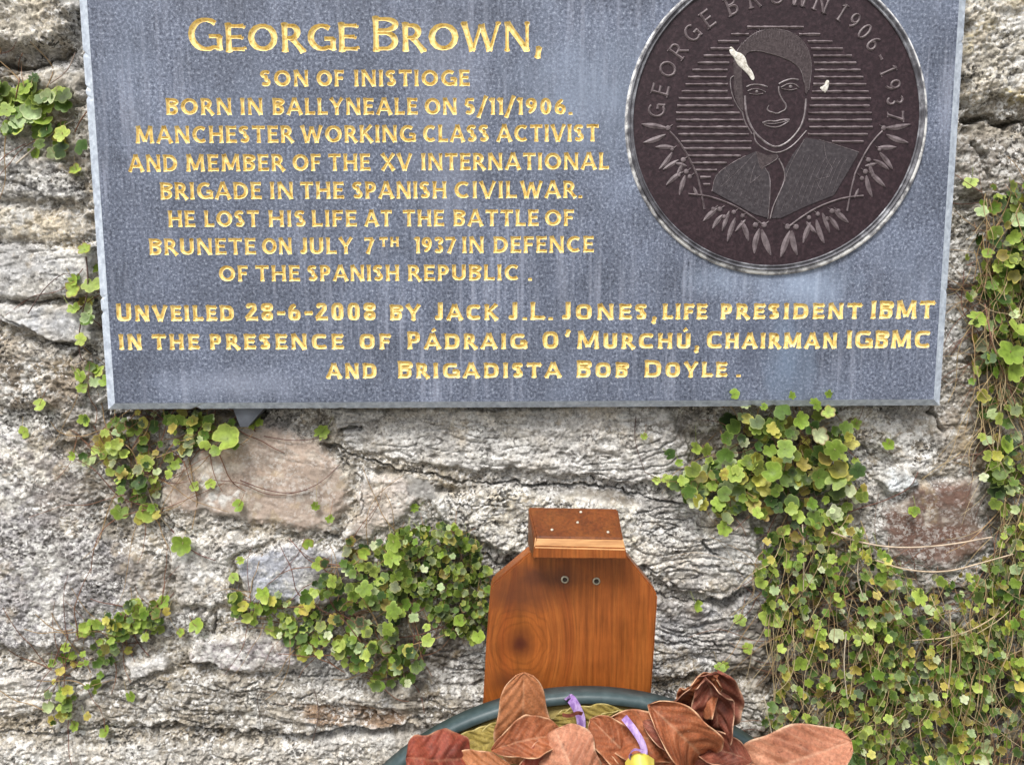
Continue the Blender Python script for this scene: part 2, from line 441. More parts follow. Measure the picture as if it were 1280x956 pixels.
for k, (lab, poly, sc_, proud, strat, slope, lich, rgh, edge) in enumerate(ST):
    P2 = [wpt(p) for p in poly]
    xs = [p[0] for p in P2]; zs = [p[1] for p in P2]
    ix0, ix1 = np.searchsorted(GX, [min(xs) - .03, max(xs) + .03]); iz0, iz1 = np.searchsorted(GZ, [min(zs) - .03, max(zs) + .03])
    s = np.s_[iz0:iz1, ix0:ix1]
    if iz1 <= iz0 or ix1 <= ix0: continue
    d = poly_sdf(wx[s], wz[s], P2)
    e = sstep(-0.001, edge / 1000.0, d)
    cx, cz = sum(xs) / len(xs), sum(zs) / len(zs)
    r_ = random.Random(k * 13 + 5)
    tx, tz = r_.uniform(-.025, .025), r_.uniform(-.03, .02)
    hh = .85 * proud / 1000.0 + tx * (X[s] - cx) + tz * (Z[s] - cz) + rgh * (0.0026 * n_mid[s] + 0.0026 * n_hi[s]) + 0.003 * n_lo[s]
    # broken layers: terraces that step along the bedding
    zz = Z[s] - cz - slope * (X[s] - cx)
    bed = zz * 62 + 3.2 * fbm(X[s] * 9, Z[s] * 26, 4, 70 + k) + k
    lay = fbm(X[s] * 11 + k, zz * 120 + 2.2 * fbm(X[s] * 12, Z[s] * 12, 2, 71 + k), 4, 73 + k, .62)
    fr = bed - np.floor(bed)
    ter = np.where(fr < .8, fr / .8, (1 - fr) / .2)
    amp = _hash(np.floor(bed).astype(np.int32), np.full(bed.shape, k, np.int32), 5)
    hh = hh + strat * (0.0030 * (amp - .4) + 0.0014 * (ter - .5)) * sstep(-.3, .4, fbm(X[s] * 10, Z[s] * 20, 2, 90 + k) + .2 * strat - .1) + strat * .0030 * lay
    crk = sstep(.13, .03, np.minimum(fr, 1 - fr)) * sstep(-.15, .3, fbm(X[s] * 20 + k, Z[s] * 36, 3, 94 + k))
    hh = hh - strat * .0050 * crk
    hh -= 0.0022 * rgh * sstep(0.30, 0.08, w1[s]) * sstep(0.1, .5, n_mid[s] + .25)
    hgt[s] = hgt[s] * (1 - e) + hh * e
    c = .93 * np.array(sc_, np.float32)[None, None] * (1 + .26 * n_mid[s] + .16 * n_hi[s] + .14 * n_lo[s] + strat * (.20 * (amp - .5) + .40 * lay))[..., None]
    warm = sstep(0.1, .6, fbm(X[s] * 22, Z[s] * 22, 3, 300 + k))[..., None] * .22
    c = c * (1 - warm) + c * np.array((1.10, .97, .80), np.float32) * warm
    if lich > 0:                     # pale crustose lichen in rosettes
        lm = sstep(.62, .35, l1[s] + .35 * lich_f[s]) * sstep(.32 - .45 * lich, .55 - .40 * lich, lich_n[s] + .25 * (lid[s] - .5))
        lm = (lm * .9)[..., None]
        c = c * (1 - lm) + np.array((.68, .67, .64), np.float32) * lm
        dk = (sstep(.25, .6, fbm(X[s] * 60, Z[s] * 60, 3, 66)) * .55 * lich)[..., None]
        c = c * (1 - dk) + np.array((.12, .115, .11), np.float32) * dk
    if 'yellow' in lab:
        ym = (sstep(.15, .45, fbm(X[s] * 40, Z[s] * 40, 3, 68)) * sstep(.1, -.06, Z[s] - wpt((1250, 80))[1] ) * .7)[..., None]
        c = c * (1 - ym) + np.array((.60, .48, .14), np.float32) * ym
    # lime mortar smeared over the edges of the stone
    sm_ = sstep(.026, .0, d) * sstep(-.05, .35, fbm(X[s] * 34, Z[s] * 34, 3, 400 + k))
    ee = (e * (1 - .75 * sm_))[..., None]
    col[s] = col[s] * (1 - ee) + c * ee
    sid[s] = np.where(d > 0.0005, k + 1, sid[s])
    texa[s] = texa[s] * (1 - e) + e * float(np.clip(.12 + .75 * rgh, .2, 1.0))

# cracks and crevices: (polyline px, half width mm, depth mm)
for pl, wd, dp in [
  ([(-70,72),(0,70),(30,74),(60,70),(72,62)], 6, 30), ([(0,90),(30,84)], 3, 14),
  ([(-70,373),(60,373),(124,373)], 1.6, 10), ([(-70,385),(0,391),(30,402),(62,420),(96,432)], 1.5, 9),
  ([(398,552),(440,564),(485,580),(502,590)], 2.4, 14), ([(417,536),(436,534),(452,531)], 4, 18),
  ([(502,588),(560,596),(620,603),(720,607),(790,613),(870,632),(905,640)], 2.0, 13),
  ([(206,645),(220,662),(242,670)], 2.6, 16), ([(413,662),(419,674)], 4, 18), ([(442,596),(446,630),(425,674)], 1.2, 6),
  ([(-70,916),(0,917),(60,914),(110,905),(200,905),(300,912),(380,920),(480,908)], 2.8, 18),
  ([(1208,150),(1240,146),(1262,152),(1360,156)], 6, 26), ([(1218,175),(1232,190),(1240,215)], 4, 12),
  ([(876,668),(884,680),(897,690)], 2.4, 13), ([(1170,514),(1180,524),(1187,534)], 4.5, 18),
  ([(150,849),(260,858),(370,880)], 1.2, 7), ([(170,862),(280,870)], 1.0, 5), ([(230,835),(330,845),(420,846)], 2.0, 10),
  ([(620,650),(627,660)], 2.6, 14), ([(196,905),(208,945),(212,980)], 1.6, 8), ([(264,765),(262,790)], 2.4, 12),
  ([(560,612),(600,630),(640,632)], 1.0, 5), ([(800,742),(880,760),(962,726)], 2.6, 12), ([(820,850),(930,848)], 3.5, 14),
  ([(820,800),(900,806),(960,795)], 1.6, 8), ([(800,660),(860,650),(920,662)], 1.2, 6), ([(800,705),(870,700),(930,716)], 1.4, 7),
  ([(100,430),(96,460)], 2, 10), ([(0,830),(80,835),(150,850)], 1.8, 9), ([(600,700),(640,712),(680,715)], 2.5, 10),
  ([(1080,560),(1094,570)], 1.6, 9), ([(1005,560),(1060,565)], 1.5, 7), ([(130,520),(230,522),(330,520)], 7, 18)]:
    P2 = [wpt(p) for p in pl]
    xs = [p[0] for p in P2]; zs = [p[1] for p in P2]
    ix0, ix1 = np.searchsorted(GX, [min(xs) - .03, max(xs) + .03]); iz0, iz1 = np.searchsorted(GZ, [min(zs) - .03, max(zs) + .03])
    s = np.s_[iz0:iz1, ix0:ix1]
    d = line_dist(wx[s], wz[s], P2)
    ww = .72 * wd / 1000. * (1 + .9 * n_mid[s] + .5 * n_hi[s])
    hgt[s] -= 1.0 * dp / 1000. * sstep(1.0, 0.25, d / np.maximum(ww, 3e-4))

# soil and moss where the plants root
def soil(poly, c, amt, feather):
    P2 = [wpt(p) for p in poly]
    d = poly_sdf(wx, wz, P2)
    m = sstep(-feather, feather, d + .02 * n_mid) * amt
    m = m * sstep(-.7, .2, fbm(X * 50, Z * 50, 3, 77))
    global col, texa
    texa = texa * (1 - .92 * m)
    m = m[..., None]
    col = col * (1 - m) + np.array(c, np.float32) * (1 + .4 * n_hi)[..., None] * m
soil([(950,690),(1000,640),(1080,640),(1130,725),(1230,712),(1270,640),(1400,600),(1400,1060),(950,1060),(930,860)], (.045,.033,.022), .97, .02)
soil([(1150,512),(1245,515),(1280,640),(1240,720),(1205,705),(1222,612)], (.16,.125,.09), .7, .02)
soil([(100,560),(210,640),(235,760),(170,760),(150,680)], (.22,.185,.14), .5, .015)
soil([(820,700),(960,780),(950,960),(900,900),(830,780)], (.20,.165,.125), .5, .02)
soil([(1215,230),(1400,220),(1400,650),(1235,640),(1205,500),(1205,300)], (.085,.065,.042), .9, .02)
soil([(60,515),(330,515),(300,560),(210,590),(180,650),(120,640)], (.13,.10,.07), .75, .015)
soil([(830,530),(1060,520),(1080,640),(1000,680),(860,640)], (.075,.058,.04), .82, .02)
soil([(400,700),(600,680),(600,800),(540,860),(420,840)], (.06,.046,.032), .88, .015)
soil([(0,90),(70,100),(108,210),(40,210)], (.24,.19,.14), .6, .015)
# behind the plaque the wall stays clear of the slab's back
pq = poly_sdf(X, Z, [(at(p[0], p[1], PLQ_Y).x, at(p[0], p[1], PLQ_Y).z) for p in ((90, -90), (1214, -90), (1176, 505), (136, 510))])
lim = sstep(-.012, .004, pq)
hgt = hgt * (1 - lim) + np.minimum(hgt, 0.005) * lim
hgt = np.maximum(hgt, -0.045)
tint = sstep(.05, .45, fbm(X * 13 + 4, Z * 17, 4, 93, .6))[..., None] * .5
col = col * (1 - tint) + col * np.array((1.06, .98, .83), np.float32) * tint
ochre = sstep(.28, .55, fbm(X * 36 + 7, Z * 30, 4, 97, .65))[..., None] * .4
col = col * (1 - ochre) + np.array((.42, .33, .20), np.float32) * ochre
dirt = sstep(.12, .5, fbm(X * 24, Z * 40, 5, 91, .6))[..., None] * .42
col = col * (1 - dirt) + np.array((.13, .115, .095), np.float32) * dirt
pale = sstep(.15, .45, fbm(X * 52 + 9, Z * 70, 4, 92, .65))[..., None] * .32
col = col * (1 - pale) + np.array((.68, .64, .56), np.float32) * pale
col = np.clip(col, .02, .8)
WALLH = hgt

def wall_y(x, z):
    i = int(np.clip(np.searchsorted(GX, x), 0, NX - 1)); j = int(np.clip(np.searchsorted(GZ, z), 0, NZ - 1))
    return YW - float(WALLH[j, i])

VX = np.stack([X, YW - hgt, Z], -1).reshape(-1, 3).astype(np.float32)
VC = np.concatenate([col.reshape(-1, 3), texa.reshape(-1, 1)], 1).astype(np.float32)
ii = np.arange(NX * NZ).reshape(NZ, NX)
quads = np.stack([ii[:-1, :-1], ii[:-1, 1:], ii[1:, 1:], ii[1:, :-1]], -1).reshape(-1, 4)
fid = sid[:-1, :-1].reshape(-1)

def np_mesh(name, V, Q, Cc, mat, parent):
    used, inv = np.unique(Q.ravel(), return_inverse=True)
    v = V[used]; c = Cc[used]; q = inv.reshape(-1, 4).astype(np.int32)
    me = bpy.data.meshes.new(name)
    me.vertices.add(len(v)); me.vertices.foreach_set('co', v.ravel())
    me.loops.add(q.size); me.loops.foreach_set('vertex_index', q.ravel())
    me.polygons.add(len(q)); me.polygons.foreach_set('loop_start', np.arange(0, q.size, 4, dtype=np.int32))
    me.polygons.foreach_set('loop_total', np.full(len(q), 4, np.int32))
    me.update(calc_edges=True)
    ca = me.color_attributes.new('Col', 'FLOAT_COLOR', 'POINT'); ca.data.foreach_set('color', c.ravel())
    me.polygons.foreach_set('use_smooth', np.ones(len(q), bool))
    me.materials.append(mat)
    o = bpy.data.objects.new(name, me); C.objects.link(o); o.parent = parent
    return o

wall = empty('stone_wall', (0, 0, 0))
tag(wall, 'old rubble stone wall with lichen and crumbling mortar behind the plaque', 'wall')
np_mesh('mortar', VX, quads[fid == 0], VC, M_WALL, wall)
for k, st in enumerate(ST):
    q = quads[fid == k + 1]
    if len(q) < 20: continue
    o = np_mesh('stone', VX, q, VC, M_WALL, wall)
    o['label'] = st[0]
# body of the wall behind its face
zt = float(GZ[-1])
mesh_obj('coping', [(-2.4, .80, zt), (2.4, .80, zt), (2.4, 1.35, zt), (-2.4, 1.35, zt), (-2.4, .80, zt + .08), (2.4, .80, zt + .08), (2.4, 1.35, zt + .08), (-2.4, 1.35, zt + .08)],
         [(0, 3, 2, 1), (4, 5, 6, 7), (0, 1, 5, 4), (1, 2, 6, 5), (2, 3, 7, 6), (3, 0, 4, 7)],
         mat_simple('coping_stone', [(.3, (.2, .19, .17)), (.7, (.42, .40, .36))], 30, .9, .004), wall)
mesh_obj('wall_core', [(-2.4, .90, 0), (2.4, .90, 0), (2.4, 1.3, 0), (-2.4, 1.3, 0), (-2.4, .90, zt), (2.4, .90, zt), (2.4, 1.3, zt), (-2.4, 1.3, zt)],
         [(0, 1, 5, 4), (1, 2, 6, 5), (2, 3, 7, 6), (3, 0, 4, 7)], bpy.data.materials['coping_stone'], wall)

# ------------------------------------------------------------------ memorial plaque
ROLL = R(0.27)
PC = at(655, 250, PLQ_Y)                  # origin of the plaque
CR, SR = math.cos(ROLL), math.sin(ROLL)

def uv(px, py):
    p = at(px, py, PLQ_Y); dx, dz = p.x - PC.x, p.z - PC.z
    return (dx * CR + dz * SR, -dx * SR + dz * CR)

def u2(px, py, w_=0.0):                    # plaque local coordinates (x, y=-w, z)
    a, b = uv(px, py); return (a, -w_, b)

M_SLAB = mat_slab()
plaque = empty('memorial_plaque', PC)
plaque.rotation_euler = (0, -ROLL, 0)
tag(plaque, 'blue grey limestone memorial plaque with gold carved lettering and bronze medallion on the wall', 'plaque')

# stroke lettering: every glyph is a set of strokes in a unit cap height
def arc(cx, cy, rx, ry, a0, a1, n=14):
    return [(cx + rx * math.cos(R(a0 + (a1 - a0) * i / n)), cy + ry * math.sin(R(a0 + (a1 - a0) * i / n))) for i in range(n + 1)]

def sarc(cx, cy, rx, ry, a0, a1, p, n=16):  # squarish arc
    o = []
    for i in range(n + 1):
        a = R(a0 + (a1 - a0) * i / n); c, s_ = math.cos(a), math.sin(a)
        o.append((cx + rx * math.copysign(abs(c) ** p, c), cy + ry * math.copysign(abs(s_) ** p, s_)))
    return o

def glyph(ch, h, sq=1.0):
    """strokes (centre lines) of a capital; h = half stroke; returns advance, strokes"""
    T, B = 1 - h, h
    A = lambda *a: sarc(*a, sq) if sq != 1.0 else arc(*a)
    if ch == 'A': return .80, [[(h*.6, 0), (.40, 1)], [(.40, 1), (.80-h*.6, 0)], [(.17, .32), (.63, .32)]]
    if ch == 'B': return .60, [[(h, 0), (h, 1)], [(h, T), (.28, T)] + A(.28, .76, .25, T-.76, 90, -90)[1:] + [(h, .76-(T-.76))], [(h, .52), (.30, .52)] + A(.30, (.52+B)/2, .30-h, (.52-B)/2, 90, -90)[1:] + [(h, B)]]
    if ch == 'C': return .72, [A(.42, .5, .42-h, .5-h, 48, 312)]
    if ch == 'D': return .74, [[(h, 0), (h, 1)], [(h, T), (.30, T)] + A(.30, .5, .44-h, .5-h, 90, -90)[1:] + [(h, B)]]
    if ch == 'E': return .54, [[(h, 0), (h, 1)], [(h, T), (.53, T)], [(h, .52), (.47, .52)], [(h, B), (.54, B)]]
    if ch == 'F': return .52, [[(h, 0), (h, 1)], [(h, T), (.52, T)], [(h, .50), (.45, .50)]]
    if ch == 'G': return .78, [A(.42, .5, .42-h, .5-h, 48, 300) + [(.72, .12)], [(.72, .05), (.72, .46)], [(.48, .45), (.76, .45)]]
    if ch == 'H': return .72, [[(h, 0), (h, 1)], [(.72-h, 0), (.72-h, 1)], [(h, .51), (.72-h, .51)]]
    if ch == 'I': return 2*h, [[(h, 0), (h, 1)]]
    if ch == 'J': return .42, [[(.42-h, 1), (.42-h, .25)] + A(.22, .25, .20-h, .25-h, 0, -140)[1:]]
    if ch == 'K': return .66, [[(h, 0), (h, 1)], [(h, .42), (.60, 1)], [(.24, .58), (.66-h*.3, 0)]]
    if ch == 'L': return .52, [[(h, 0), (h, 1)], [(h, B), (.52, B)]]
    if ch == 'M': return .92, [[(.04+h*.6, 0), (.15, 1)], [(.15, 1), (.46, .12)], [(.46, .12), (.77, 1)], [(.77, 1), (.88-h*.6, 0)]]
    if ch == 'N': return .76, [[(h, 0), (h, 1)], [(h, 1-h*.3), (.76-h, h*.3)], [(.76-h, 0), (.76-h, 1)]]
    if ch == 'O': return .86 if sq == 1 else .74, [A(.43 if sq == 1 else .37, .5, (.43 if sq == 1 else .37)-h, .5-h, 0, 360, ) ]
    if ch == 'P': return .56, [[(h, 0), (h, 1)], [(h, T), (.28, T)] + A(.28, (T+.46)/2, .28-h, (T-.46)/2, 90, -90)[1:] + [(h, .46)]]
    if ch == 'R': return .64, [[(h, 0), (h, 1)], [(h, T), (.28, T)] + A(.28, (T+.48)/2, .28-h, (T-.48)/2, 90, -90)[1:] + [(h, .48)], [(.30, .48), (.64-h*.3, 0)]]
    if ch == 'S': return .54, [A(.27, .745, .23-h*.5, .255-h, 35, 270) + A(.26, .265, .26-h, .265-h, 90, -150)[1:]]
    if ch == 'T': return .64, [[(.32, 0), (.32, 1)], [(0, T), (.64, T)]]
    if ch == 'U': return .68, [[(h, 1), (h, .34)] + A(.34, .34, .34-h, .34-h, 180, 360)[1:] + [(.68-h, 1)]]
    if ch == 'V': return .74, [[(h*.5, 1), (.37, 0)], [(.37, 0), (.74-h*.5, 1)]]
    if ch == 'W': return 1.06, [[(h*.5, 1), (.29, 0)], [(.29, 0), (.53, .92)], [(.53, .92), (.77, 0)], [(.77, 0), (1.06-h*.5, 1)]]
    if ch == 'X': return .68, [[(h*.5, 0), (.68-h*.5, 1)], [(h*.5, 1), (.68-h*.5, 0)]]
    if ch == 'Y': return .68, [[(h*.5, 1), (.34, .45)], [(.68-h*.5, 1), (.34, .45)], [(.34, .5), (.34, 0)]]
    if ch == '0': return .56, [A(.28, .5, .28-h, .5-h, 0, 360)]
    if ch == '1': return .26, [[(.17, 0), (.17, 1)], [(.02, .80), (.15, .95)]]
    if ch == '2': return .54, [A(.27, .72, .25-h, .28-h, 160, -20) + [(.05, B)], [(.03, B), (.54, B)]]
    if ch == '3': return .52, [A(.25, .76, .22-h*.5, .24-h, 150, -80), A(.25, .28, .26-h, .28-h, 80, -150)]
    if ch == '5': return .50, [[(.44, T), (.12, T)], [(.12, T), (.09, .55)], A(.22, .33, .27-h, .33-h, 130, -140)]
    if ch == '6': return .56, [A(.28, .32, .28-h, .32-h, 0, 360), [(h, .34)] + A(.50, .38, .50-h, .60-h, 180, 112)[1:]]
    if ch == '7': return .54, [[(0, T), (.52, T)], [(.50, T), (.18, 0)]]
    if ch == '8': return .54, [A(.27, .76, .22-h*.5, .24-h, 0, 360), A(.27, .27, .27-h, .27-h, 0, 360)]
    if ch == '9': return .56, [A(.28, .68, .28-h, .32-h, 0, 360), [(.56-h, .66)] + A(.06, .62, .50-h, .60-h, 0, -68)[1:]]
    if ch == '/': return .42, [[(.02, -.18), (.40, 1.12)]]
    if ch == '-': return .40, [[(.04, .42), (.36, .42)]]
    if ch == '.': return .16, [[(0.08, -.01), (.08, .15)]]
    if ch == ',': return .18, [[(.12, .12), (.08, -.20)]]
    if ch == "'": return .16, [[(.12, 1.04), (.05, .74)]]
    return .3, []

def refine(pl):
    """two-point strokes get a mid point so that their ends can flare"""
    if len(pl) == 2:
        a, b = pl
        f = lambda t: (a[0] + (b[0]-a[0])*t, a[1] + (b[1]-a[1])*t)
        if math.hypot(a[0]-b[0], a[1]-b[1]) < .3: return [a, b], [1.15, 1.05]
        return [f(t) for t in (0, .18, .5, .82, 1)], [1.25, 1.02, .92, 1.02, 1.25]
    n = len(pl)
    return pl, [1.0] * n

def word_strokes(word, x0, x1, base0, base1, cap, hw, small=None, sq=1.0, serif=0.0, gap=.15, thin=1.0):
    """strokes of a word in plaque coordinates (metres): list of (points, half widths)"""
    items = []; x = 0
    hh = hw / cap
    for ch in word:
        acc = None; up = ch
        if ch in 'ÁÚáú': acc = True; up = {'Á': 'A', 'Ú': 'U', 'á': 'a', 'ú': 'u'}[ch]
        k = 1.0
        if small and up.islower(): k = small
        up = up.upper()
        adv, sts = glyph(up, hh / k, sq)
        g = gap * (.6 if up in ".,'-" else 1)
        for st in sts:
            pts, ws = refine(st)
            if thin != 1.0 and len(st) == 2:
                dx, dy = st[1][0] - st[0][0], st[1][1] - st[0][1]
                rising = (dx > 0) == (dy > 0) and abs(dx) > .08
                if abs(dy) < .05 or (rising and up in 'AVWMXYK') or (up in 'N' and abs(dx) < .02):
                    ws = [w_ * thin for w_ in ws]
            if thin != 1.0 and len(st) > 5:
                nw = []
                for i in range(len(pts)):
                    a = pts[max(i-1, 0)]; b = pts[min(i+1, len(pts)-1)]
                    v = abs(b[1]-a[1]) / (math.hypot(b[0]-a[0], b[1]-a[1]) + 1e-9)
                    nw.append(thin + (1.12 - thin) * v)
                ws = nw
            items.append(([(x + p[0]*k, p[1]*k) for p in pts], ws, 1.0))
            if serif and len(st) == 2 and up not in ".,'-/":
                for (p, q) in ((st[0], st[1]), (st[1], st[0])):
                    vert = abs(st[0][1]-st[1][1]) > .3
                    if vert and (p[1] < .05 or p[1] > .95) and not (up in 'AMNVW' and (.2 < p[0]/adv < .8)):
                        yy = (hh*.45 if p[1] < .5 else 1 - hh*.45) 
                        items.append(([(x + (p[0]-serif)*k, yy*k), (x + p[0]*k, yy*k), (x + (p[0]+serif)*k, yy*k)], [.42, .62, .42], 1.0))
                    if not vert and up in 'EFLTZ' and p[0] > .4 * adv or (not vert and up == 'T'):
                        s_ = 1 if p[1] < .5 else -1
                        items.append(([(x + p[0]*k, (p[1])*k), (x + (p[0]+.02)*k, (p[1]+s_*serif*1.2)*k)], [.8, .35], 1.0))
        if acc: items.append(([(x + (adv*.5-.02)*k, k + .10), (x + (adv*.5+.14)*k, k + .26)], [.6, .9], 1.0))
        x += adv * k + g
    tot = x - g
    sx = (x1 - x0) / tot
    out = []
    for pts, ws, m in items:
        out.append(([(x0 + p[0]*sx, (base0 + (base1-base0)*(p[0]/tot)) + p[1]*cap) for p in pts], [w_*hw*m for w_ in ws]))
    return out

# (line, words with their left / right edge in the photo, cap top, baseline left, baseline right, style)
LINES = [
 ([('George',235,448),('Brown,',465,678)], 20.5, 65.5, 64.0, 'title'),
 ([('SON',325,387),('OF',395,431),('INISTIOGE',442,588)], 87.5, 108.5, 108, 'body'),
 ([('BORN',207,291),('IN',300,330),('BALLYNEALE',340,523),('ON',530,572),('5/11/1906.',580,716)], 122.5, 144, 143.5, 'body'),
 ([('MANCHESTER',169,368),('WORKING',376,520),('CLASS',528,612),('ACTIVIST',620,749)], 156.5, 179.5, 177, 'body'),
 ([('AND',160,223),('MEMBER',232,357),('OF',365,402),('THE',410,464),('XV',476,516),('INTERNATIONAL',526,762)], 192, 215, 212, 'body'),
 ([('BRIGADE',200,328),('IN',337,368),('THE',375,431),('SPANISH',440,559),('CIVIL',567,647),('WAR.',650,728)], 227, 249.5, 247.5, 'body'),
 ([('HE',210,245),('LOST',255,325),('HIS',335,384),('LIFE',389,447),('AT',455,491),('THE',503,556),('BATTLE',566,674),('OF',680,718)], 262.5, 284, 282.5, 'body'),
 ([('BRUNETE',186,321),('ON',327,366),('JULY',373,442),('7',455,468),('TH^',474,500),('1937',518,570),('IN',577,606),('DEFENCE',616,743)], 296.5, 319, 315.5, 'body'),
 ([('OF',273,311),('THE',319,376),('SPANISH',384,500),('REPUBLIC',509,650),('.',660,665)], 331, 352, 350.5, 'body'),
 ([('Unveiled',145,294),('28-6-2008',306,471),('by',486,527),('Jack',541,623),('J.L.',632,692),('Jones,',699,821),('life',827,884),('president',899,1077),('IBMT',1087,1168)], 377.5, 401.5, 398, 'foot'),
 ([('in',148,179),('the',190,250),('presence',261,430),('of',448,489),('Pádraig',508,659),('O',677,699),("'",706,713),('Murchú,',720,874),('Chairman',882,1047),('IGBMC',1057,1163)], 414, 437, 435, 'foot'),
 ([('and',407,472),('Brigadista',496,703),('Bob',719,786),('Doyle',804,909),('.',919,927)], 450.5, 473, 471, 'foot'),
]
STY = {'title': dict(hw=.0027, small=.82, serif=.075, thin=.62, gap=.07),
       'body': dict(hw=.00176, serif=0, thin=.86, gap=.12),
       'foot': dict(hw=.00214, small=.88, serif=.04, thin=.9, sq=.62, gap=.13)}

# slab face corners in plaque coordinates
FL, FR = uv(112, 200)[0] + .0068, uv(1193, 200)[0] - .0065
fb = (uv(147, 503)[1] + uv(1168, 500)[1]) / 2
FT = uv(655, -88)[1]
FL = (uv(147, 503)[0] + uv(105, 0)[0]) / 2; FR = (uv(1168, 500)[0] + uv(1198, 0)[0]) / 2
OL = (uv(133, 513)[0] + uv(95.5, 0)[0]) / 2; OR_ = (uv(1178, 508)[0] + uv(1210, 0)[0]) / 2
PIT = .0005
nu = int(round((FR - FL) / PIT)); nv = int(round((FT - fb) / PIT))
gu = np.linspace(FL, FR, nu + 1); gv = np.linspace(fb, FT, nv + 1)
SDF = np.full((nv + 1, nu + 1), .01, np.float32)      # negative inside a stroke
LID = np.zeros((nv + 1, nu + 1), np.int8)

def stamp(pts, ws, li):
    mw = max(ws) + .002
    xs = [p[0] for p in pts]; ys = [p[1] for p in pts]
    i0, i1 = np.searchsorted(gu, [min(xs) - mw, max(xs) + mw]); j0, j1 = np.searchsorted(gv, [min(ys) - mw, max(ys) + mw])
    if i1 - i0 < 2 or j1 - j0 < 2: return
    U, V = np.meshgrid(gu[i0:i1], gv[j0:j1])
    best = np.full(U.shape, .01)
    n = len(pts) - 1
    closed = math.hypot(pts[0][0]-pts[-1][0], pts[0][1]-pts[-1][1]) < 1e-5
    for i in range(n):
        (ax, ay), (bx, by) = pts[i], pts[i+1]
        L = math.hypot(bx-ax, by-ay)
        if L < 1e-7: continue
        ex, ey = (bx-ax)/L, (by-ay)/L
        q = (U-ax)*ex + (V-ay)*ey; pr = np.abs((U-ax)*ey - (V-ay)*ex)
        t = np.clip(q/L, 0, 1)
        ww = ws[i] + (ws[i+1]-ws[i])*t
        fs = (i == 0 and not closed); fe = (i == n-1 and not closed)
        d = pr - ww
        d = np.where(q < 0, np.maximum(d, -q) if fs else np.hypot(pr, q) - ww, d)
        d = np.where(q > L, np.maximum(d, q-L) if fe else np.hypot(pr, q-L) - ww, d)
        if fs: d = np.maximum(d, -q) if n == 1 else np.where(q < L, np.maximum(d, -q), d)
        if fe: d = np.where(q > 0, np.maximum(d, q-L), d)
        best = np.minimum(best, d)
    sub = SDF[j0:j1, i0:i1]
    np.minimum(sub, best, out=sub)
    LID[j0:j1, i0:i1] = np.where(best < .0012, li, LID[j0:j1, i0:i1])

rl = random.Random(3)
for li, (words, top, b0, b1, sty) in enumerate(LINES):
    s = dict(STY[sty])
    xl = uv(words[0][1], b0); xr = uv(words[-1][2], b1)
    cap = uv(words[0][1], top - (0 if b0 == b1 else 0) + (b0 - (b0 + b1) / 2) )[1] - xl[1]
    for (wd, p0, p1) in words:
        u0 = uv(p0 + .8, b0)[0]; u1 = uv(p1 - .8, b0)[0]
        bl = lambda u: xl[1] + (xr[1] - xl[1]) * (u - xl[0]) / (xr[0] - xl[0])
        if wd.endswith('^'):
            stk = word_strokes(wd[:-1], u0, u1, bl(u0) + cap*.42, bl(u1) + cap*.42, cap*.58, .00125, gap=.2)
        elif wd == '.':
            stk = word_strokes(wd, u0, u1, bl(u0), bl(u1), cap, s['hw'])
        else:
            stk = word_strokes(wd, u0, u1, bl(u0), bl(u1), cap, **s)
        for pts, ws in stk:
            j = .00012
            pts = [(p[0] + rl.uniform(-j, j)*0, p[1]) for p in pts]
            stamp(pts, ws, li + 1)
wob = .00016 * fbm(*[a.astype(np.float64) * 320 for a in np.meshgrid(gu, gv)], 2, 88)
SDF = SDF + wob * (SDF < .004)

# cut the slab face along the letter edges: outside cells stay flat, inside cells fall into a V groove
GRV = 1.45
dep = np.minimum(np.maximum(-SDF, 0) * GRV, .0023)
inside = SDF < 0
cell = inside[:-1, :-1].astype(np.int8) + inside[:-1, 1:] + inside[1:, 1:] + inside[1:, :-1]
slabV, slabF = [], []
def quad_out(u0, u1, v0, v1):
    b = len(slabV); slabV.extend([(u0, 0, v0), (u1, 0, v0), (u1, 0, v1), (u0, 0, v1)]); slabF.append((b, b+1, b+2, b+3))
rows_empty = (cell.max(axis=1) == 0)
j = 0
while j < nv:
    if rows_empty[j]:
        k = j
        while k < nv and rows_empty[k]: k += 1
        quad_out(gu[0], gu[-1], gv[j], gv[k]); j = k; continue
    row = (cell[j] == 0).astype(np.int8)
    df = np.diff(np.concatenate([[0], row, [0]]))
    for a, b in zip(np.where(df == 1)[0], np.where(df == -1)[0]):
        quad_out(gu[a], gu[b], gv[j], gv[j+1])
    j += 1
insV = [[] for _ in LINES]; insF = [[] for _ in LINES]
full = np.argwhere(cell == 4)
lidc = LID[:-1, :-1]
vmap = [dict() for _ in LINES]
def vin(li, key, co):
    m = vmap[li]
    if key in m: return m[key]
    m[key] = len(insV[li]); insV[li].append(co); return m[key]
for j, i in full:
    li = max(int(lidc[j, i]) - 1, 0)
    f = []
    for (jj, ic) in ((j, i), (j, i+1), (j+1, i+1), (j+1, i)):
        f.append(vin(li, (int(jj), int(ic)), (gu[ic], float(dep[jj, ic]), gv[jj])))
    insF[li].append(f)
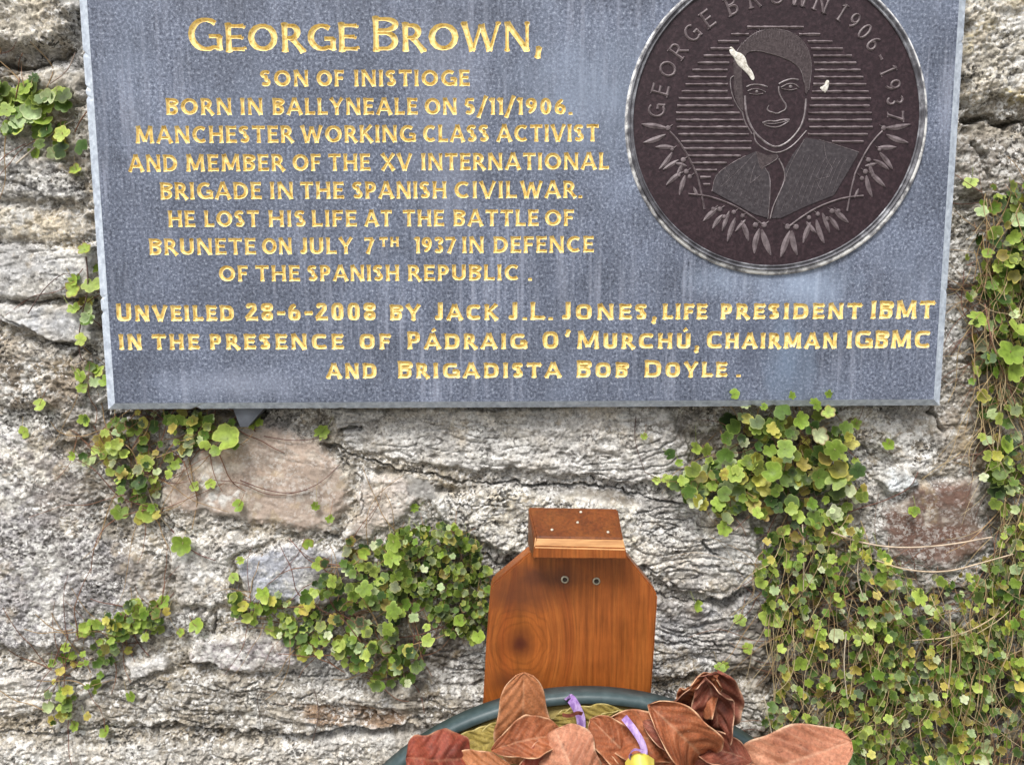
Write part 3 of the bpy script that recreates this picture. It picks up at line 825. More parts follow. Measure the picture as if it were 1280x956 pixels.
for j, i in np.argwhere((cell > 0) & (cell < 4)):
    li = max(int(max(LID[j, i], LID[j, i+1], LID[j+1, i], LID[j+1, i+1])) - 1, 0)
    cs = [(j, i), (j, i+1), (j+1, i+1), (j+1, i)]
    fi, fo = [], []
    for k in range(4):
        a, b = cs[k], cs[(k+1) % 4]
        sa, sb = float(SDF[a]), float(SDF[b])
        pa = (gu[a[1]], gv[a[0]]); pb = (gu[b[1]], gv[b[0]])
        if sa < 0: fi.append(vin(li, (int(a[0]), int(a[1])), (pa[0], float(dep[a]), pa[1])))
        else: fo.append((pa[0], 0, pa[1]))
        if (sa < 0) != (sb < 0):
            t = sa / (sa - sb)
            p = (pa[0] + (pb[0]-pa[0])*t, 0.0, pa[1] + (pb[1]-pa[1])*t)
            ek = (min(a, b)[0], min(a, b)[1], 'h' if a[0] == b[0] else 'v')
            fi.append(vin(li, (int(ek[0]), int(ek[1]), ek[2]), p)); fo.append(p)
    if len(fi) >= 3: insF[li].append(fi)
    if len(fo) >= 3:
        b0 = len(slabV); slabV.extend(fo); slabF.append(tuple(range(b0, b0 + len(fo))))
nface = len(slabF)
# bevels, sides
OB = fb - (uv(147, 503)[1] - uv(133, 513)[1]) * .85
OT = FT + .008; BV = .0045; TH = .021
def add_quad(*p):
    b = len(slabV); slabV.extend(p); slabF.append((b, b+1, b+2, b+3))
fr = [(FL, 0, fb), (FR, 0, fb), (FR, 0, FT), (FL, 0, FT)]
ou = [(OL, BV, OB), (OR_, BV, OB), (OR_, BV, OT), (OL, BV, OT)]
bk = [(a[0], TH, a[2]) for a in ou]
def strip(a, b, n, chip):
    """bevel band with a slightly chipped arris"""
    P0 = []; P1 = []
    for i in range(n + 1):
        t = i / n
        P0.append(tuple(a[0][k] + (a[1][k]-a[0][k])*t for k in range(3)))
        q = [b[0][k] + (b[1][k]-b[0][k])*t for k in range(3)]
        if 0 < i < n:
            m = rl.random(); c = (rl.uniform(0, chip) if m > .975 else rl.uniform(0, chip*.10))
            ctr = (0, 0, (fb + FT)/2)
            if abs(a[0][0]-a[1][0]) > .1: q[2] += c * (1 if q[2] < ctr[2] else -1)
            else: q[0] += c * (1 if q[0] < 0 else -1)
        P1.append(tuple(q))
    return P0, P1
bev_start = len(slabF)
for k in range(4):
    a = (fr[k], fr[(k+1) % 4]); b = (ou[k], ou[(k+1) % 4])
    n = 160
    P0, P1 = strip(a, b, n, .0022)
    for i in range(n):
        add_quad(P1[i], P1[i+1], P0[i+1], P0[i])
    for i in range(n):
        q0 = (P1[i][0], TH, P1[i][2]); q1 = (P1[i+1][0], TH, P1[i+1][2])
        add_quad(q0, q1, P1[i+1], P1[i])
add_quad(bk[0], bk[3], bk[2], bk[1])
slab = mesh_obj('slab', slabV, slabF, [M_SLAB, M_BEV], plaque, world=False)
slab.data.polygons.foreach_set('material_index', [0] * bev_start + [1] * (len(slabF) - bev_start))
for li in range(len(LINES)):
    mesh_obj('inscription', insV[li], insF[li], M_GOLD, plaque, world=False)
del SDF, LID, wob, dep

# fixing pin under the slab
pin = bmesh.new()
pp = [(u2(287, 512)[0], u2(0, 514)[2]), (u2(326, 512)[0], u2(0, 514)[2]), (u2(306, 538)[0], u2(0, 537)[2]), (u2(296, 534)[0], u2(0, 537)[2])]
f_ = pin.faces.new([pin.verts.new((p[0], .010, p[1])) for p in pp])
r_ = bmesh.ops.extrude_face_region(pin, geom=[f_])
for v in r_['geom']:
    if isinstance(v, bmesh.types.BMVert): v.co.y += .02
bmesh.ops.recalc_face_normals(pin, faces=pin.faces)
me = bpy.data.meshes.new('fixing_pin'); pin.to_mesh(me); me.materials.append(mat_simple('dull_steel', [(.3, (.055, .06, .075)), (.7, (.13, .145, .17))], 60, .5, 0, .4))
o = bpy.data.objects.new('fixing_pin', me); C.objects.link(o); o.parent = plaque

# ---------------- medallion (crop pixels q -> photo pixels -> plaque coordinates)
def mq(x, y): return uv(770 + x / 2.7325, y / 2.7325)
MC = mq(544, 415); MR = .1445
MS = MR / 511.0                           # metres per crop pixel
def mloc(x, y):                            # medallion-local, centred
    a = mq(x, y); return (a[0] - MC[0], a[1] - MC[1])
M_BRZ = mat_simple('dark_bronze', [(.25, (.012, .006, .0085)), (.5, (.024, .0125, .0165)), (.75, (.048, .028, .034))], 300, .55, .0003, .0, .3)
M_REL = mat_simple('worn_bronze_line', [(.3, (.09, .072, .076)), (.5, (.17, .145, .15)), (.72, (.32, .28, .30))], 150, .5, 0, .0, .6)
M_DULL = mat_simple('dull_line', [(.3, (.058, .042, .046)), (.7, (.19, .155, .165))], 170, .55, 0, .0, .4)
M_HAIR = mat_simple('brushed_bronze', [(.3, (.030, .021, .023)), (.7, (.078, .060, .063))], 420, .6, .0004, 0, .3)
M_JACK = mat_simple('grey_frosted_bronze', [(.3, (.027, .022, .026)), (.55, (.046, .039, .044)), (.75, (.088, .078, .084))], 300, .6, .0004, 0, .3)
M_RIM = mat_simple('silver_rim', [(.3, (.035, .033, .040)), (.5, (.10, .10, .115)), (.72, (.36, .37, .40))], 75, .6, 0, 0.0)
M_CAULK = mat_simple('white_sealant', [(.34, (.07, .07, .08)), (.46, (.30, .30, .31)), (.54, (.66, .66, .65)), (.75, (.80, .80, .78))], 75, .7, .001)
med = bpy.data.objects.new('medallion', None); C.objects.link(med); med.parent = plaque
med.location = (MC[0], 0, MC[1])
med['label'] = 'round dark bronze portrait medallion'

def lathe(name, prof, mat, parent, n=160, wob=None):
    V, F = [], []
    m = len(prof)
    for i in range(n):
        a = 2 * math.pi * i / n
        for k, (r_, y) in enumerate(prof):
            rr, yy = r_, y
            if wob: rr, yy = wob(a, k, r_, y)
            V.append((rr * math.cos(a), yy, rr * math.sin(a)))
    for i in range(n):
        j = (i + 1) % n
        for k in range(m - 1):
            F.append((i*m + k, i*m + k + 1, j*m + k + 1, j*m + k))
    return mesh_obj(name, V, F, mat, parent, smooth=True, world=False)

DW = -.0025                                  # disc face stands 2.5 mm proud of the slab
# sealant ring, broken and thick at the lower right
_cr = [[random.Random(9 + q).random() for _ in range(121)] for q in range(2)]
def _cn(d, q):
    x = (d * (.14 if q == 0 else .31)) % 120; i = int(x); f = x - i; f = f*f*(3-2*f)
    return _cr[q][i] * (1-f) + _cr[q][(i+1) % 120] * f
def cw(a, k, r_, y):
    d = math.degrees(a) % 360
    f = 1.0
    low = max(0, math.cos(R(d - 318))) ** 3
    n_, n2 = _cn(d, 0), _cn(d, 1)
    if k >= 2: r_ = r_ + .0036 * low * (.2 + 1.2 * n2 * n_) + .0020 * max(0, math.cos(R(d - 270))) * n2 + .0010 * n_ + .0004
    if k in (1, 2): y = y - .0016 * low * n_
    return r_, y
lathe('sealant', [(MR - .0020, .001), (MR - .0016, -.0026), (MR - .0004, -.0022), (MR + .0004, .0006)], M_CAULK, med, 900, cw)
lathe('rim', [(MR - .0014, .0005), (MR - .0017, -.0042), (MR - .0024, -.0046), (MR - .0031, -.0042), (MR - .0034, DW), (MR - .0052, DW),
              (MR - .0055, -.0036), (MR - .0064, -.0038), (MR - .0069, DW)], M_RIM, med)
# field of the disc
disc = lathe('disc', [(MR - .0060, DW + .0004), (.115, DW + .0003), (.06, DW + .0002), (.0005, DW + .0002)], M_BRZ, med, 96)

class RB:
    """collects raised V-section lines and flat plates into one mesh"""
    def __init__(s): s.V = []; s.F = []
    def line(s, pts, w_, h=.0006, base=DW, taper=False):
        b = len(s.V); n = len(pts)
        for i, p in enumerate(pts):
            a = pts[max(i-1, 0)]; c = pts[min(i+1, n-1)]
            dx, dy = c[0]-a[0], c[1]-a[1]; L = math.hypot(dx, dy) + 1e-12
            nx, ny = -dy/L, dx/L
            ww = w_[i] if isinstance(w_, list) else w_
            if taper: ww = ww * max(.08, math.sin(math.pi * (i + .25) / (n - 1 + .5)))
            s.V += [(p[0]+nx*ww, base, p[1]+ny*ww), (p[0], base - h, p[1]), (p[0]-nx*ww, base, p[1]-ny*ww)]
        for i in range(n-1):
            q = b + 3*i
            s.F += [(q, q+1, q+4, q+3), (q+1, q+2, q+5, q+4)]
    def leaf(s, a, b_, w_, h=.0008, bend=0.0):
        n = 9; pts = []
        dx, dy = b_[0]-a[0], b_[1]-a[1]
        for i in range(n):
            t = i/(n-1); k = bend*math.sin(math.pi*t)
            pts.append((a[0]+dx*t-dy*k, a[1]+dy*t+dx*k))
        s.line(pts, [w_*(math.sin(math.pi*(.06+.9*i/(n-1)))**.8) for i in range(n)], h)
    def dot(s, c, r_, h=.0009):
        b = len(s.V); n = 10
        for k, (f, z) in enumerate(((1, 0), (.7, .7))):
            for i in range(n):
                a = 2*math.pi*i/n; s.V.append((c[0]+r_*f*math.cos(a), DW - h*z, c[1]+r_*f*math.sin(a)))
        s.V.append((c[0], DW-h, c[1]))
        for i in range(n):
            j = (i+1) % n
            s.F += [(b+i, b+j, b+n+j, b+n+i), (b+n+i, b+n+j, b+2*n)]
    def build(s, name, mat, parent, smooth=False): return mesh_obj(name, s.V, s.F, mat, parent, smooth, world=False)

def plate(name, poly, hgt_, mat, parent, inset=.0003):
    bm = bmesh.new()
    vs = [bm.verts.new((p[0], DW + .0001, p[1])) for p in poly]
    f = bm.faces.new(vs)
    r_ = bmesh.ops.extrude_face_region(bm, geom=[f])
    for v in r_['geom']:
        if isinstance(v, bmesh.types.BMVert): v.co.y -= hgt_
    bmesh.ops.triangulate(bm, faces=bm.faces[:])
    bmesh.ops.recalc_face_normals(bm, faces=bm.faces)
    me = bpy.data.meshes.new(name); bm.to_mesh(me); bm.free(); me.materials.append(mat)
    o = bpy.data.objects.new(name, me); C.objects.link(o); o.parent = parent
    return o

def ml(pts): return [mloc(*p) for p in pts]
def smooth_pl(pts, it=2):
    for _ in range(it):
        o = [pts[0]]
        for i in range(len(pts)-1):
            a, b = pts[i], pts[i+1]
            o += [(a[0]*.75+b[0]*.25, a[1]*.75+b[1]*.25), (a[0]*.25+b[0]*.75, a[1]*.25+b[1]*.75)]
        pts = o + [pts[-1]]
    return pts
def smooth_poly(pts, it=2):
    for _ in range(it):
        o = []
        for i in range(len(pts)):
            a, b = pts[i], pts[(i+1) % len(pts)]
            o += [(a[0]*.75+b[0]*.25, a[1]*.75+b[1]*.25), (a[0]*.25+b[0]*.75, a[1]*.25+b[1]*.75)]
        pts = o
    return pts

# ruled background behind the head
HEADP = [(385,262),(392,215),(405,175),(440,140),(470,115),(510,104),(555,102),(605,116),(645,148),(664,195),(668,250),(658,330),(645,400),(650,445),(640,470),(690,480),(760,498),(830,520),(790,585),(740,668),(640,710),(560,748),(515,748),(420,705),(325,655),(335,600),(380,565),(450,530),(476,515),(462,455),(440,400),(425,388),(396,330)]
rb = RB()
hx = np.array([0.0])
for i in range(23):
    y = 97 + i * 24.3
    L_ = [445,390,345,320,297,276,258,243,235,222,212,207,203,203,206,210,220,230,243,255,270,285,295][i]
    R_ = [645,705,742,775,803,818,832,842,856,866,869,871,875,876,874,866,846,820,790,760,740,720,700][i]
    xs = np.arange(L_, R_, 3.0)
    ins = poly_sdf(xs, np.full(xs.shape, y), HEADP) > -5
    run = []
    for x, b in list(zip(xs, ins)) + [(0, True)]:
        if b:
            if len(run) > 4: rb.line([mloc(x_, y) for x_ in run[::4]] , [MS*(4.4 + 1.3*rl.uniform(-1, 1)) for _ in run[::4]], .0011)
            run = []
        else: run.append(float(x))
rb.build('ruled_background', M_DULL, med)

hair = [(400,262),(397,215),(408,178),(440,142),(472,116),(510,105),(555,103),(604,117),(642,150),(661,195),(665,245),(655,310),(643,330),(640,285),(630,240),(600,214),(560,196),(522,186),(486,176),(456,178),(440,190),(430,215),(426,262),(430,320),(434,385),(418,372),(398,320)]
plate('hair', ml(smooth_poly(hair, 1)), .0005, M_HAIR, med)
jl = [(326,655),(336,602),(380,566),(440,534),(474,520),(488,560),(505,575),(522,590),(524,640),(516,746),(470,733),(420,706)]
plate('jacket', ml(jl), .0005, M_JACK, med)
jr = [(644,472),(690,480),(760,500),(826,522),(790,585),(740,668),(640,708),(560,746),(528,746),(545,690),(575,620),(570,585),(600,530)]
plate('jacket', ml(jr), .0005, M_JACK, med)
plate('collar', ml([(476,518),(484,556),(494,584),(514,566),(550,540),(545,528),(512,532)]), .0006, M_HAIR, med)
ptl = RB()
def pl(pts, w_=3.2, h=.0009, sm=2): ptl.line(ml(smooth_pl(pts, sm)), w_*.72*MS, h*.7)
pl([(438,330),(440,375),(448,412),(470,455),(508,490),(545,508),(588,486),(626,442),(642,396),(646,340)], 4.5)
pl([(468,455),(474,490),(512,516),(550,527),(600,503),(648,448)], 3.2)
pl([(430,388),(437,420),(462,460)], 3.0)
pl([(553,298),(553,318),(566,345),(580,362),(576,378),(562,384),(548,392),(530,386),(516,382),(514,372)], 3.4)
pl([(514,372),(520,362)], 2.2)
pl([(443,300),(460,292),(490,292),(515,300)], 3.6); pl([(447,314),(465,306),(490,308),(508,318)], 2.6); pl([(452,322),(475,327),(500,322)], 2.0); ptl.dot(mloc(478,316), 5.5*MS)
pl([(553,290),(575,278),(600,272),(620,276)], 3.8); pl([(560,302),(585,288),(608,290),(622,302)], 2.8); pl([(562,306),(590,312),(616,306)], 2.2); ptl.dot(mloc(593,299), 6*MS)
pl([(497,422),(520,414),(542,418),(562,411),(590,411)], 3.2); pl([(499,424),(545,426),(590,412)], 2.2); pl([(502,428),(525,437),(555,437),(588,416)], 3.0)
pl([(400,262),(386,272),(392,320),(408,360),(430,388)], 2.6); pl([(404,280),(412,320),(420,350)], 1.8)
pl([(456,178),(486,176),(522,186),(560,196),(600,214),(630,240),(640,285)], 2.4)
pl([(400,215),(408,178),(440,142),(472,116),(510,105),(555,103),(604,117),(642,150),(661,195),(665,245),(655,310)], 2.2)
pl([(475,520),(482,545),(490,580),(500,572),(525,560),(552,540),(545,530)], 2.8, sm=1)
pl([(455,625),(462,590),(474,560)], 2.2); pl([(455,628),(490,600)], 2.0)
pl([(552,542),(570,575),(576,612),(556,660),(534,705),(524,748)], 3.2); pl([(505,575),(522,600),(524,650),(516,748)], 3.2)
pl([(706,480),(710,520),(716,545),(735,575),(724,604),(680,616),(690,640),(702,655)], 2.2, sm=0)
pl([(368,575),(385,600),(378,618)], 1.8, sm=0); pl([(355,640),(400,600),(440,560),(470,528)], 1.8)
pl([(640,478),(610,530),(580,590),(574,622)], 2.4)
pl([(326,655),(336,602),(380,566),(440,534)], 1.8); pl([(690,480),(760,500),(826,522)], 1.8)
for q in range(26):                           # engraved strands of hair and weave of the cloth
    t_ = q / 25
    x0, y0 = 432 + 205*t_, 182 - 34*math.sin(math.pi*t_) + 62*max(0, t_-.55)
    pl([(x0, y0 - 4), (x0 + 6 - 16*(1-t_), y0 - 22), (x0 + 2 - 6*(1-t_), y0 - 22 - 34*math.sin(math.pi*(.12+.8*t_)))], .9, .00125)
for q in range(9):
    pl([(352 + q*17, 640 + q*9), (372 + q*16, 606 + q*7), (402 + q*12, 566 + q*6)], .7, .00115)
    pl([(560 + q*22, 724 - q*8), (590 + q*22, 650 - q*10), (640 + q*18, 530 + q*2)], .7, .00115)
ptl.build('portrait_lines', M_REL, med)

# laurel sprays
def spray(flip):
    g = (lambda x, y: mloc(x, y)) if not flip else (lambda x, y: mloc(1086 - x, y + (6 if y > 600 else 0)))
    st = RB()
    for pts in ([(180,450),(205,475),(232,512),(258,562),(276,600),(288,650),(300,716)], [(245,664),(290,668),(330,676),(400,702),(455,736),(500,770)]):
        st.line([g(*p) for p in smooth_pl(pts, 2)], 3.4*MS, .0010)
    for a, b, w_ in [((172,440),(85,427),10), ((168,462),(92,490),10), ((196,506),(133,505),9), ((190,522),(145,580),9), ((212,548),(158,582),8), ((222,590),(170,634),9), ((235,600),(215,668),9), ((240,570),(200,560),7),((225,560),(205,602),7),
                     ((345,712),(296,756),10), ((362,735),(328,782),9), ((405,745),(378,826),10), ((425,755),(450,824),10), ((385,722),(360,790),8), ((488,782),(470,866),11), ((494,784),(526,872),12), ((440,752),(405,792),8), ((262,640),(276,672),6)]:
        st.leaf(g(*a), g(*b), w_*MS*.9, .0008, rl.uniform(-.06, .06))
    for c, r_ in [((176,440),9),((190,512),7),((228,548),9),((238,588),9),((250,605),8),((212,600),7),((330,716),8),((352,716),9),((368,742),8),((400,726),8),((430,738),8),((474,770),10),((503,769),10)]:
        st.dot(g(*c), r_*MS)
        st.line([g(*c), g(c[0]+16, c[1]-12)], 1.8*MS, .0006)
    return st.build('laurel_branch', M_DULL if not flip else M_DULL, med)
spray(False); spray(True)

# lettering round the rim
lt = RB()
def ring_text(txt, a0, a1, rad, cap, wid):
    n = len(txt)
    for i, ch in enumerate(txt):
        a = R(a0 + (a1 - a0) * i / (n - 1))
        adv, sts = glyph(ch, .07)
        for st_ in sts:
            pts, ws = refine(st_)
            o = []
            for p in pts:
                lx, ly = (p[0] - adv/2) * cap * wid, (p[1] - .5) * cap
                o.append(((rad + ly) * math.cos(a) + lx * math.sin(a), (rad + ly) * math.sin(a) - lx * math.cos(a)))
            lt.line(o, [4.2*MS * k for k in ws], .0009)
            if len(st_) == 2 and abs(st_[0][1]-st_[1][1]) > .8:
                for q in st_:
                    y_ = .03 if q[1] < .5 else .97
                    o = []
                    for lx0 in (q[0]-.16, q[0]+.16):
                        lx, ly = (lx0-adv/2)*cap*wid, (y_-.5)*cap
                        o.append(((rad+ly)*math.cos(a)+lx*math.sin(a), (rad+ly)*math.sin(a)-lx*math.cos(a)))
                    lt.line(o, 2.2*MS, .0007)
ring_text('GEORGE', 175, 126, 410*MS, 60*MS, .98)
ring_text('BROWN', 113.5, 70, 406*MS, 60*MS, .98)
ring_text('1906-1937', 59.5, 2, 407*MS, 58*MS, .98)
lt.build('lettering', M_DULL, med)

# bird droppings, dried on the bronze
M_DROP = mat_simple('dried_bird_dropping', [(.3, (.36, .33, .27)), (.6, (.72, .70, .65))], 240, .85, .001)
def blob(poly, hgt_):
    P2 = ml(smooth_poly(poly, 2)); n = len(P2)
    cx = sum(p[0] for p in P2)/n; cy = sum(p[1] for p in P2)/n
    V = []; F = []
    for k, (f, z) in enumerate(((1, 0), (.8, .8), (.4, 1.0))):
        for p in P2: V.append((cx+(p[0]-cx)*f, DW - .0004 - hgt_*z*rl.uniform(.7, 1.2), cy+(p[1]-cy)*f))
    V.append((cx, DW-.0004-hgt_, cy))
    for k in range(2):
        for i in range(n): F.append((k*n+i, k*n+(i+1) % n, (k+1)*n+(i+1) % n, (k+1)*n+i))
    for i in range(n): F.append((2*n+i, 2*n+(i+1) % n, 3*n))
    mesh_obj('bird_dropping', V, F, M_DROP, med, True, world=False)
blob([(383,165),(395,163),(405,180),(425,185),(440,200),(446,228),(462,245),(472,272),(462,280),(448,258),(430,240),(412,225),(400,200),(386,186)], .0009)
blob([(714,275),(726,280),(722,298),(716,318),(706,320),(700,312),(690,302),(706,296)], .001)

# ------------------------------------------------------------------ wooden stand with a little roof
YB = 0.705
def mat_wood(name, dark=1.0, knot=None, stain=None):
    t = NT(name)
    base = t.coord()
    if knot:      # the grain parts round the knot
        a0 = t.n('ShaderNodeVectorMath', operation='SUBTRACT'); t.l(base, a0.inputs[0]); a0.inputs[1].default_value = knot
        a1 = t.n('ShaderNodeVectorMath', operation='MULTIPLY'); t.l(a0.outputs[0], a1.inputs[0]); a1.inputs[1].default_value = (1/.055, 0, 1/.075)
        a2 = t.n('ShaderNodeVectorMath', operation='LENGTH'); t.l(a1.outputs[0], a2.inputs[0])
        a3 = t.ramp(a2.outputs['Value'], [(0.0, .92), (.35, .62), (1.0, 0.0)])
        a4 = t.n('ShaderNodeVectorMath', operation='MULTIPLY'); t.l(a0.outputs[0], a4.inputs[0]); t.l(a3, a4.inputs[1])
        a5 = t.n('ShaderNodeVectorMath', operation='SUBTRACT'); t.l(base, a5.inputs[0]); t.l(a4.outputs[0], a5.inputs[1]); base = a5.outputs[0]
    def mp(sx, sz):
        q = t.n('ShaderNodeVectorMath', operation='MULTIPLY'); t.l(base, q.inputs[0]); q.inputs[1].default_value = (sx, sx, sz); return q.outputs[0]
    v = mp(70, 4.0)
    g = t.noise(v, 1.0, 5, 0.6, 0.6)
    fine = t.noise(mp(340, 16), 1.0, 5, 0.7)
    c = t.ramp(g, [(0.22, (.165*dark, .040*dark, .009*dark)), (0.5, (.225*dark, .064*dark, .013*dark)), (0.80, (.285*dark, .094*dark, .020*dark))])
    c = t.mix(1.0, c, t.ramp(fine, [(.3, .60), (.5, 1.0), (.7, 1.38)]), 'MULTIPLY')
    c = t.mix(1.0, c, t.ramp(t.noise(t.mapped((1, 1, 1)), 28, 4, .6), [(.3, .80), (.7, 1.18)]), 'MULTIPLY')
    def dist(p, sx, sz, wob_=.9):
        m = t.n('ShaderNodeVectorMath', operation='SUBTRACT'); t.l(t.coord(), m.inputs[0]); m.inputs[1].default_value = p
        m2 = t.n('ShaderNodeVectorMath', operation='MULTIPLY'); t.l(m.outputs[0], m2.inputs[0]); m2.inputs[1].default_value = (sx, 0, sz)
        ad = t.n('ShaderNodeVectorMath', operation='ADD'); t.l(m2.outputs[0], ad.inputs[0])
        nn = t.n('ShaderNodeTexNoise'); nn.inputs['Scale'].default_value = 45; nn.inputs['Detail'].default_value = 3; t.l(t.coord(), nn.inputs['Vector'])
        sb = t.n('ShaderNodeVectorMath', operation='SUBTRACT'); t.l(nn.outputs['Color'], sb.inputs[0]); sb.inputs[1].default_value = (.5, .5, .5)
        sb2 = t.n('ShaderNodeVectorMath', operation='MULTIPLY'); t.l(sb.outputs[0], sb2.inputs[0]); sb2.inputs[1].default_value = (wob_, 0, wob_)
        t.l(sb2.outputs[0], ad.inputs[1])
        ln = t.n('ShaderNodeVectorMath', operation='LENGTH'); t.l(ad.outputs[0], ln.inputs[0])
        return ln.outputs['Value']
    if knot:
        d = dist(knot, 1/.036, 1/.042, .38)
        k = t.ramp(d, [(0.0, 1.0), (.13, .85), (.24, .50), (.46, 0.0)])
        c = t.mix(k, c, (.070, .018, .010))
        sn = t.n('ShaderNodeMath', operation='SINE'); ml_ = t.n('ShaderNodeMath', operation='MULTIPLY'); t.l(d, ml_.inputs[0]); ml_.inputs[1].default_value = 42
        t.l(ml_.outputs[0], sn.inputs[0])
        rg = t.ramp(sn.outputs[0], [(.2, 1.05), (.9, .84)])
        rf = t.ramp(d, [(.35, 0.0), (.5, 1.0), (.8, .8), (1.0, 0.0)])
        rm = t.mix(rf, 1.0, rg)
        c = t.mix(1.0, c, rm, 'MULTIPLY')
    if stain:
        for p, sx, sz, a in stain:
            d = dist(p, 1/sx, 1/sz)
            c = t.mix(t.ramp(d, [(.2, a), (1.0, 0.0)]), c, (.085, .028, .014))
    t.col(c); t.rough(.38); t.b.inputs['Specular IOR Level'].default_value = .4
    t.bump(fine, .0003, .6)
    return t.m

board_o = at(715, 800, YB)
stand = empty('wooden_wreath_stand', (board_o.x, YB, 0))
tag(stand, 'orange brown varnished wooden board with cut corners and small sloped cap against the wall', 'wooden board')
outl = [(603,893),(608,800),(613,735),(617,728),(662,690),(783,694),(817,735),(822,744),(818,810),(812,893)]
bp = [at(x, y, YB) for x, y in outl]
b0, b1 = bp[0], bp[-1]
dl = bp[0] - bp[2]; 
# carry the sides on down to the ground
low_l = Vector((b0.x - .010, YB, 0.0)); low_r = Vector((b1.x - .016, YB, 0.0))
bpts = [low_l] + bp + [low_r]
bm = bmesh.new()
f = bm.faces.new([bm.verts.new((p.x, YB, p.z)) for p in bpts])
r_ = bmesh.ops.extrude_face_region(bm, geom=[f])
for v in r_['geom']:
    if isinstance(v, bmesh.types.BMVert): v.co.y += .020
bmesh.ops.recalc_face_normals(bm, faces=bm.faces)
bmesh.ops.bevel(bm, geom=bm.edges[:], offset=.0016, segments=2, affect='EDGES')
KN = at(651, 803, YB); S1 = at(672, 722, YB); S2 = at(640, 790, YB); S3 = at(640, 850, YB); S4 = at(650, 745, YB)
off = Vector((board_o.x, YB, 0))
lv = lambda p: tuple(Vector((p.x, YB, p.z)) - off)
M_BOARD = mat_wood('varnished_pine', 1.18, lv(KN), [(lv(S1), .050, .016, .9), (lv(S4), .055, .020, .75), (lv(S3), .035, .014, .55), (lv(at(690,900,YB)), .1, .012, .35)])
me = bpy.data.meshes.new('board')
bm.transform(Matrix.Translation(-off)); bm.to_mesh(me); bm.free(); me.materials.append(M_BOARD)
o = bpy.data.objects.new('board', me); C.objects.link(o); o.parent = stand

# cap: a block with a sloping top and a chamfered front edge
FY = YB - .026                              # front face
c1, c2 = at(666, 698, FY), at(784, 699, FY)
t1, t2 = at(667, 683, FY), at(783, 686, FY)   # top of the front face
e1, e2 = at(670, 671, FY + .004), at(778, 673, FY + .004)
k1, k2 = at(660, 633, YB + .012), at(772, 635, YB + .012)
lw1, lw2 = Vector((k1.x, YB + .012, c1.z - .001)), Vector((k2.x, YB + .012, c2.z - .001))
Vc = [c1, c2, t2, t1, e1, e2, k1, k2, lw1, lw2]
Fc = [(0, 1, 2, 3), (3, 2, 5, 4), (4, 5, 7, 6), (6, 7, 9, 8), (8, 9, 1, 0), (0, 3, 4, 6, 8), (1, 9, 7, 5, 2)]
bm = bmesh.new()
vs = [bm.verts.new(v) for v in Vc]
for f in Fc: bm.faces.new([vs[i] for i in f])
bmesh.ops.recalc_face_normals(bm, faces=bm.faces)
bmesh.ops.bevel(bm, geom=bm.edges[:], offset=.0012, segments=2, affect='EDGES')
bm.normal_update()
M_CAPT = mat_wood('dark_stained_pine', .62); M_CAPF = mat_simple('pale_pine_edge', [(.3, (.30, .13, .04)), (.5, (.46, .235, .085)), (.72, (.58, .34, .14))], 1.0, .45, 0, 0, .4, mscale=(26, 200, 200))  # the chamfer gets a paler wood colour than the rest of the cap
me = bpy.data.meshes.new('cap'); bm.transform(Matrix.Translation(-off)); bm.to_mesh(me); bm.free()
me.materials.append(M_CAPT); me.materials.append(M_CAPF); me.materials.append(M_BOARD)
for p in me.polygons:
    if p.normal.y < -.97: p.material_index = 2
    elif p.normal.y < -.6 and p.normal.z > .1 and p.center.y < FY - YB + .0045: p.material_index = 1
cap_o = bpy.data.objects.new('cap', me); C.objects.link(cap_o); cap_o.parent = stand
M_NAIL = mat_simple('pale_nail', [(.3, (.40, .36, .28)), (.7, (.66, .62, .52))], 300, .5, 0, .2)
M_SCREW = mat_simple('brass_screw', [(.3, (.30, .27, .20)), (.7, (.55, .50, .38))], 300, .4, 0, .6)
M_HOLE = mat_simple('screw_recess', [(.3, (.02, .015, .01)), (.7, (.04, .03, .02))], 200, .8)
def disc_head(name, c, nrm, r_, mat, parent, ring=None):
    q = nrm.to_track_quat('Z', 'Y'); V = []; F = []; n = 12
    prof = [(r_, -.0006), (r_, .0004), (r_*.75, .0009), (0.0001, .0010)]
    if ring: prof = [(r_, -.0006), (r_, .0007), (r_*.62, .0008), (r_*.5, .0002), (.0001, .0002)]
    for (rr, z) in prof:
        for i in range(n):
            a = 2*math.pi*i/n; V.append(c + q @ Vector((rr*math.cos(a), rr*math.sin(a), z)))
    for k in range(len(prof)-1):
        for i in range(n): F.append((k*n+i, k*n+(i+1) % n, (k+1)*n+(i+1) % n, (k+1)*n+i))
    o = mesh_obj(name, V, F, [mat, M_HOLE], parent, True)
    if ring:
        for i, p in enumerate(o.data.polygons):
            if i >= n*2: p.material_index = 1
    return o
for (x, y) in ((706, 724), (745.5, 726)):
    disc_head('screw', at(x, y, YB - .0004), Vector((0, -1, 0)), .0036, M_SCREW, stand, True)
nrm = (e2 - e1).cross(k1 - e1).normalized()
if nrm.y > 0: nrm = -nrm
for (x, y) in ((726, 640), (722, 653), (690, 662), (760, 665)):
    d = Vector(ray(x, y)); o0 = Vector((0, 0, H))
    tt = (e1 - o0).dot(nrm) / d.dot(nrm)
    disc_head('nail', o0 + d*tt, nrm, .0013, M_NAIL, cap_o)

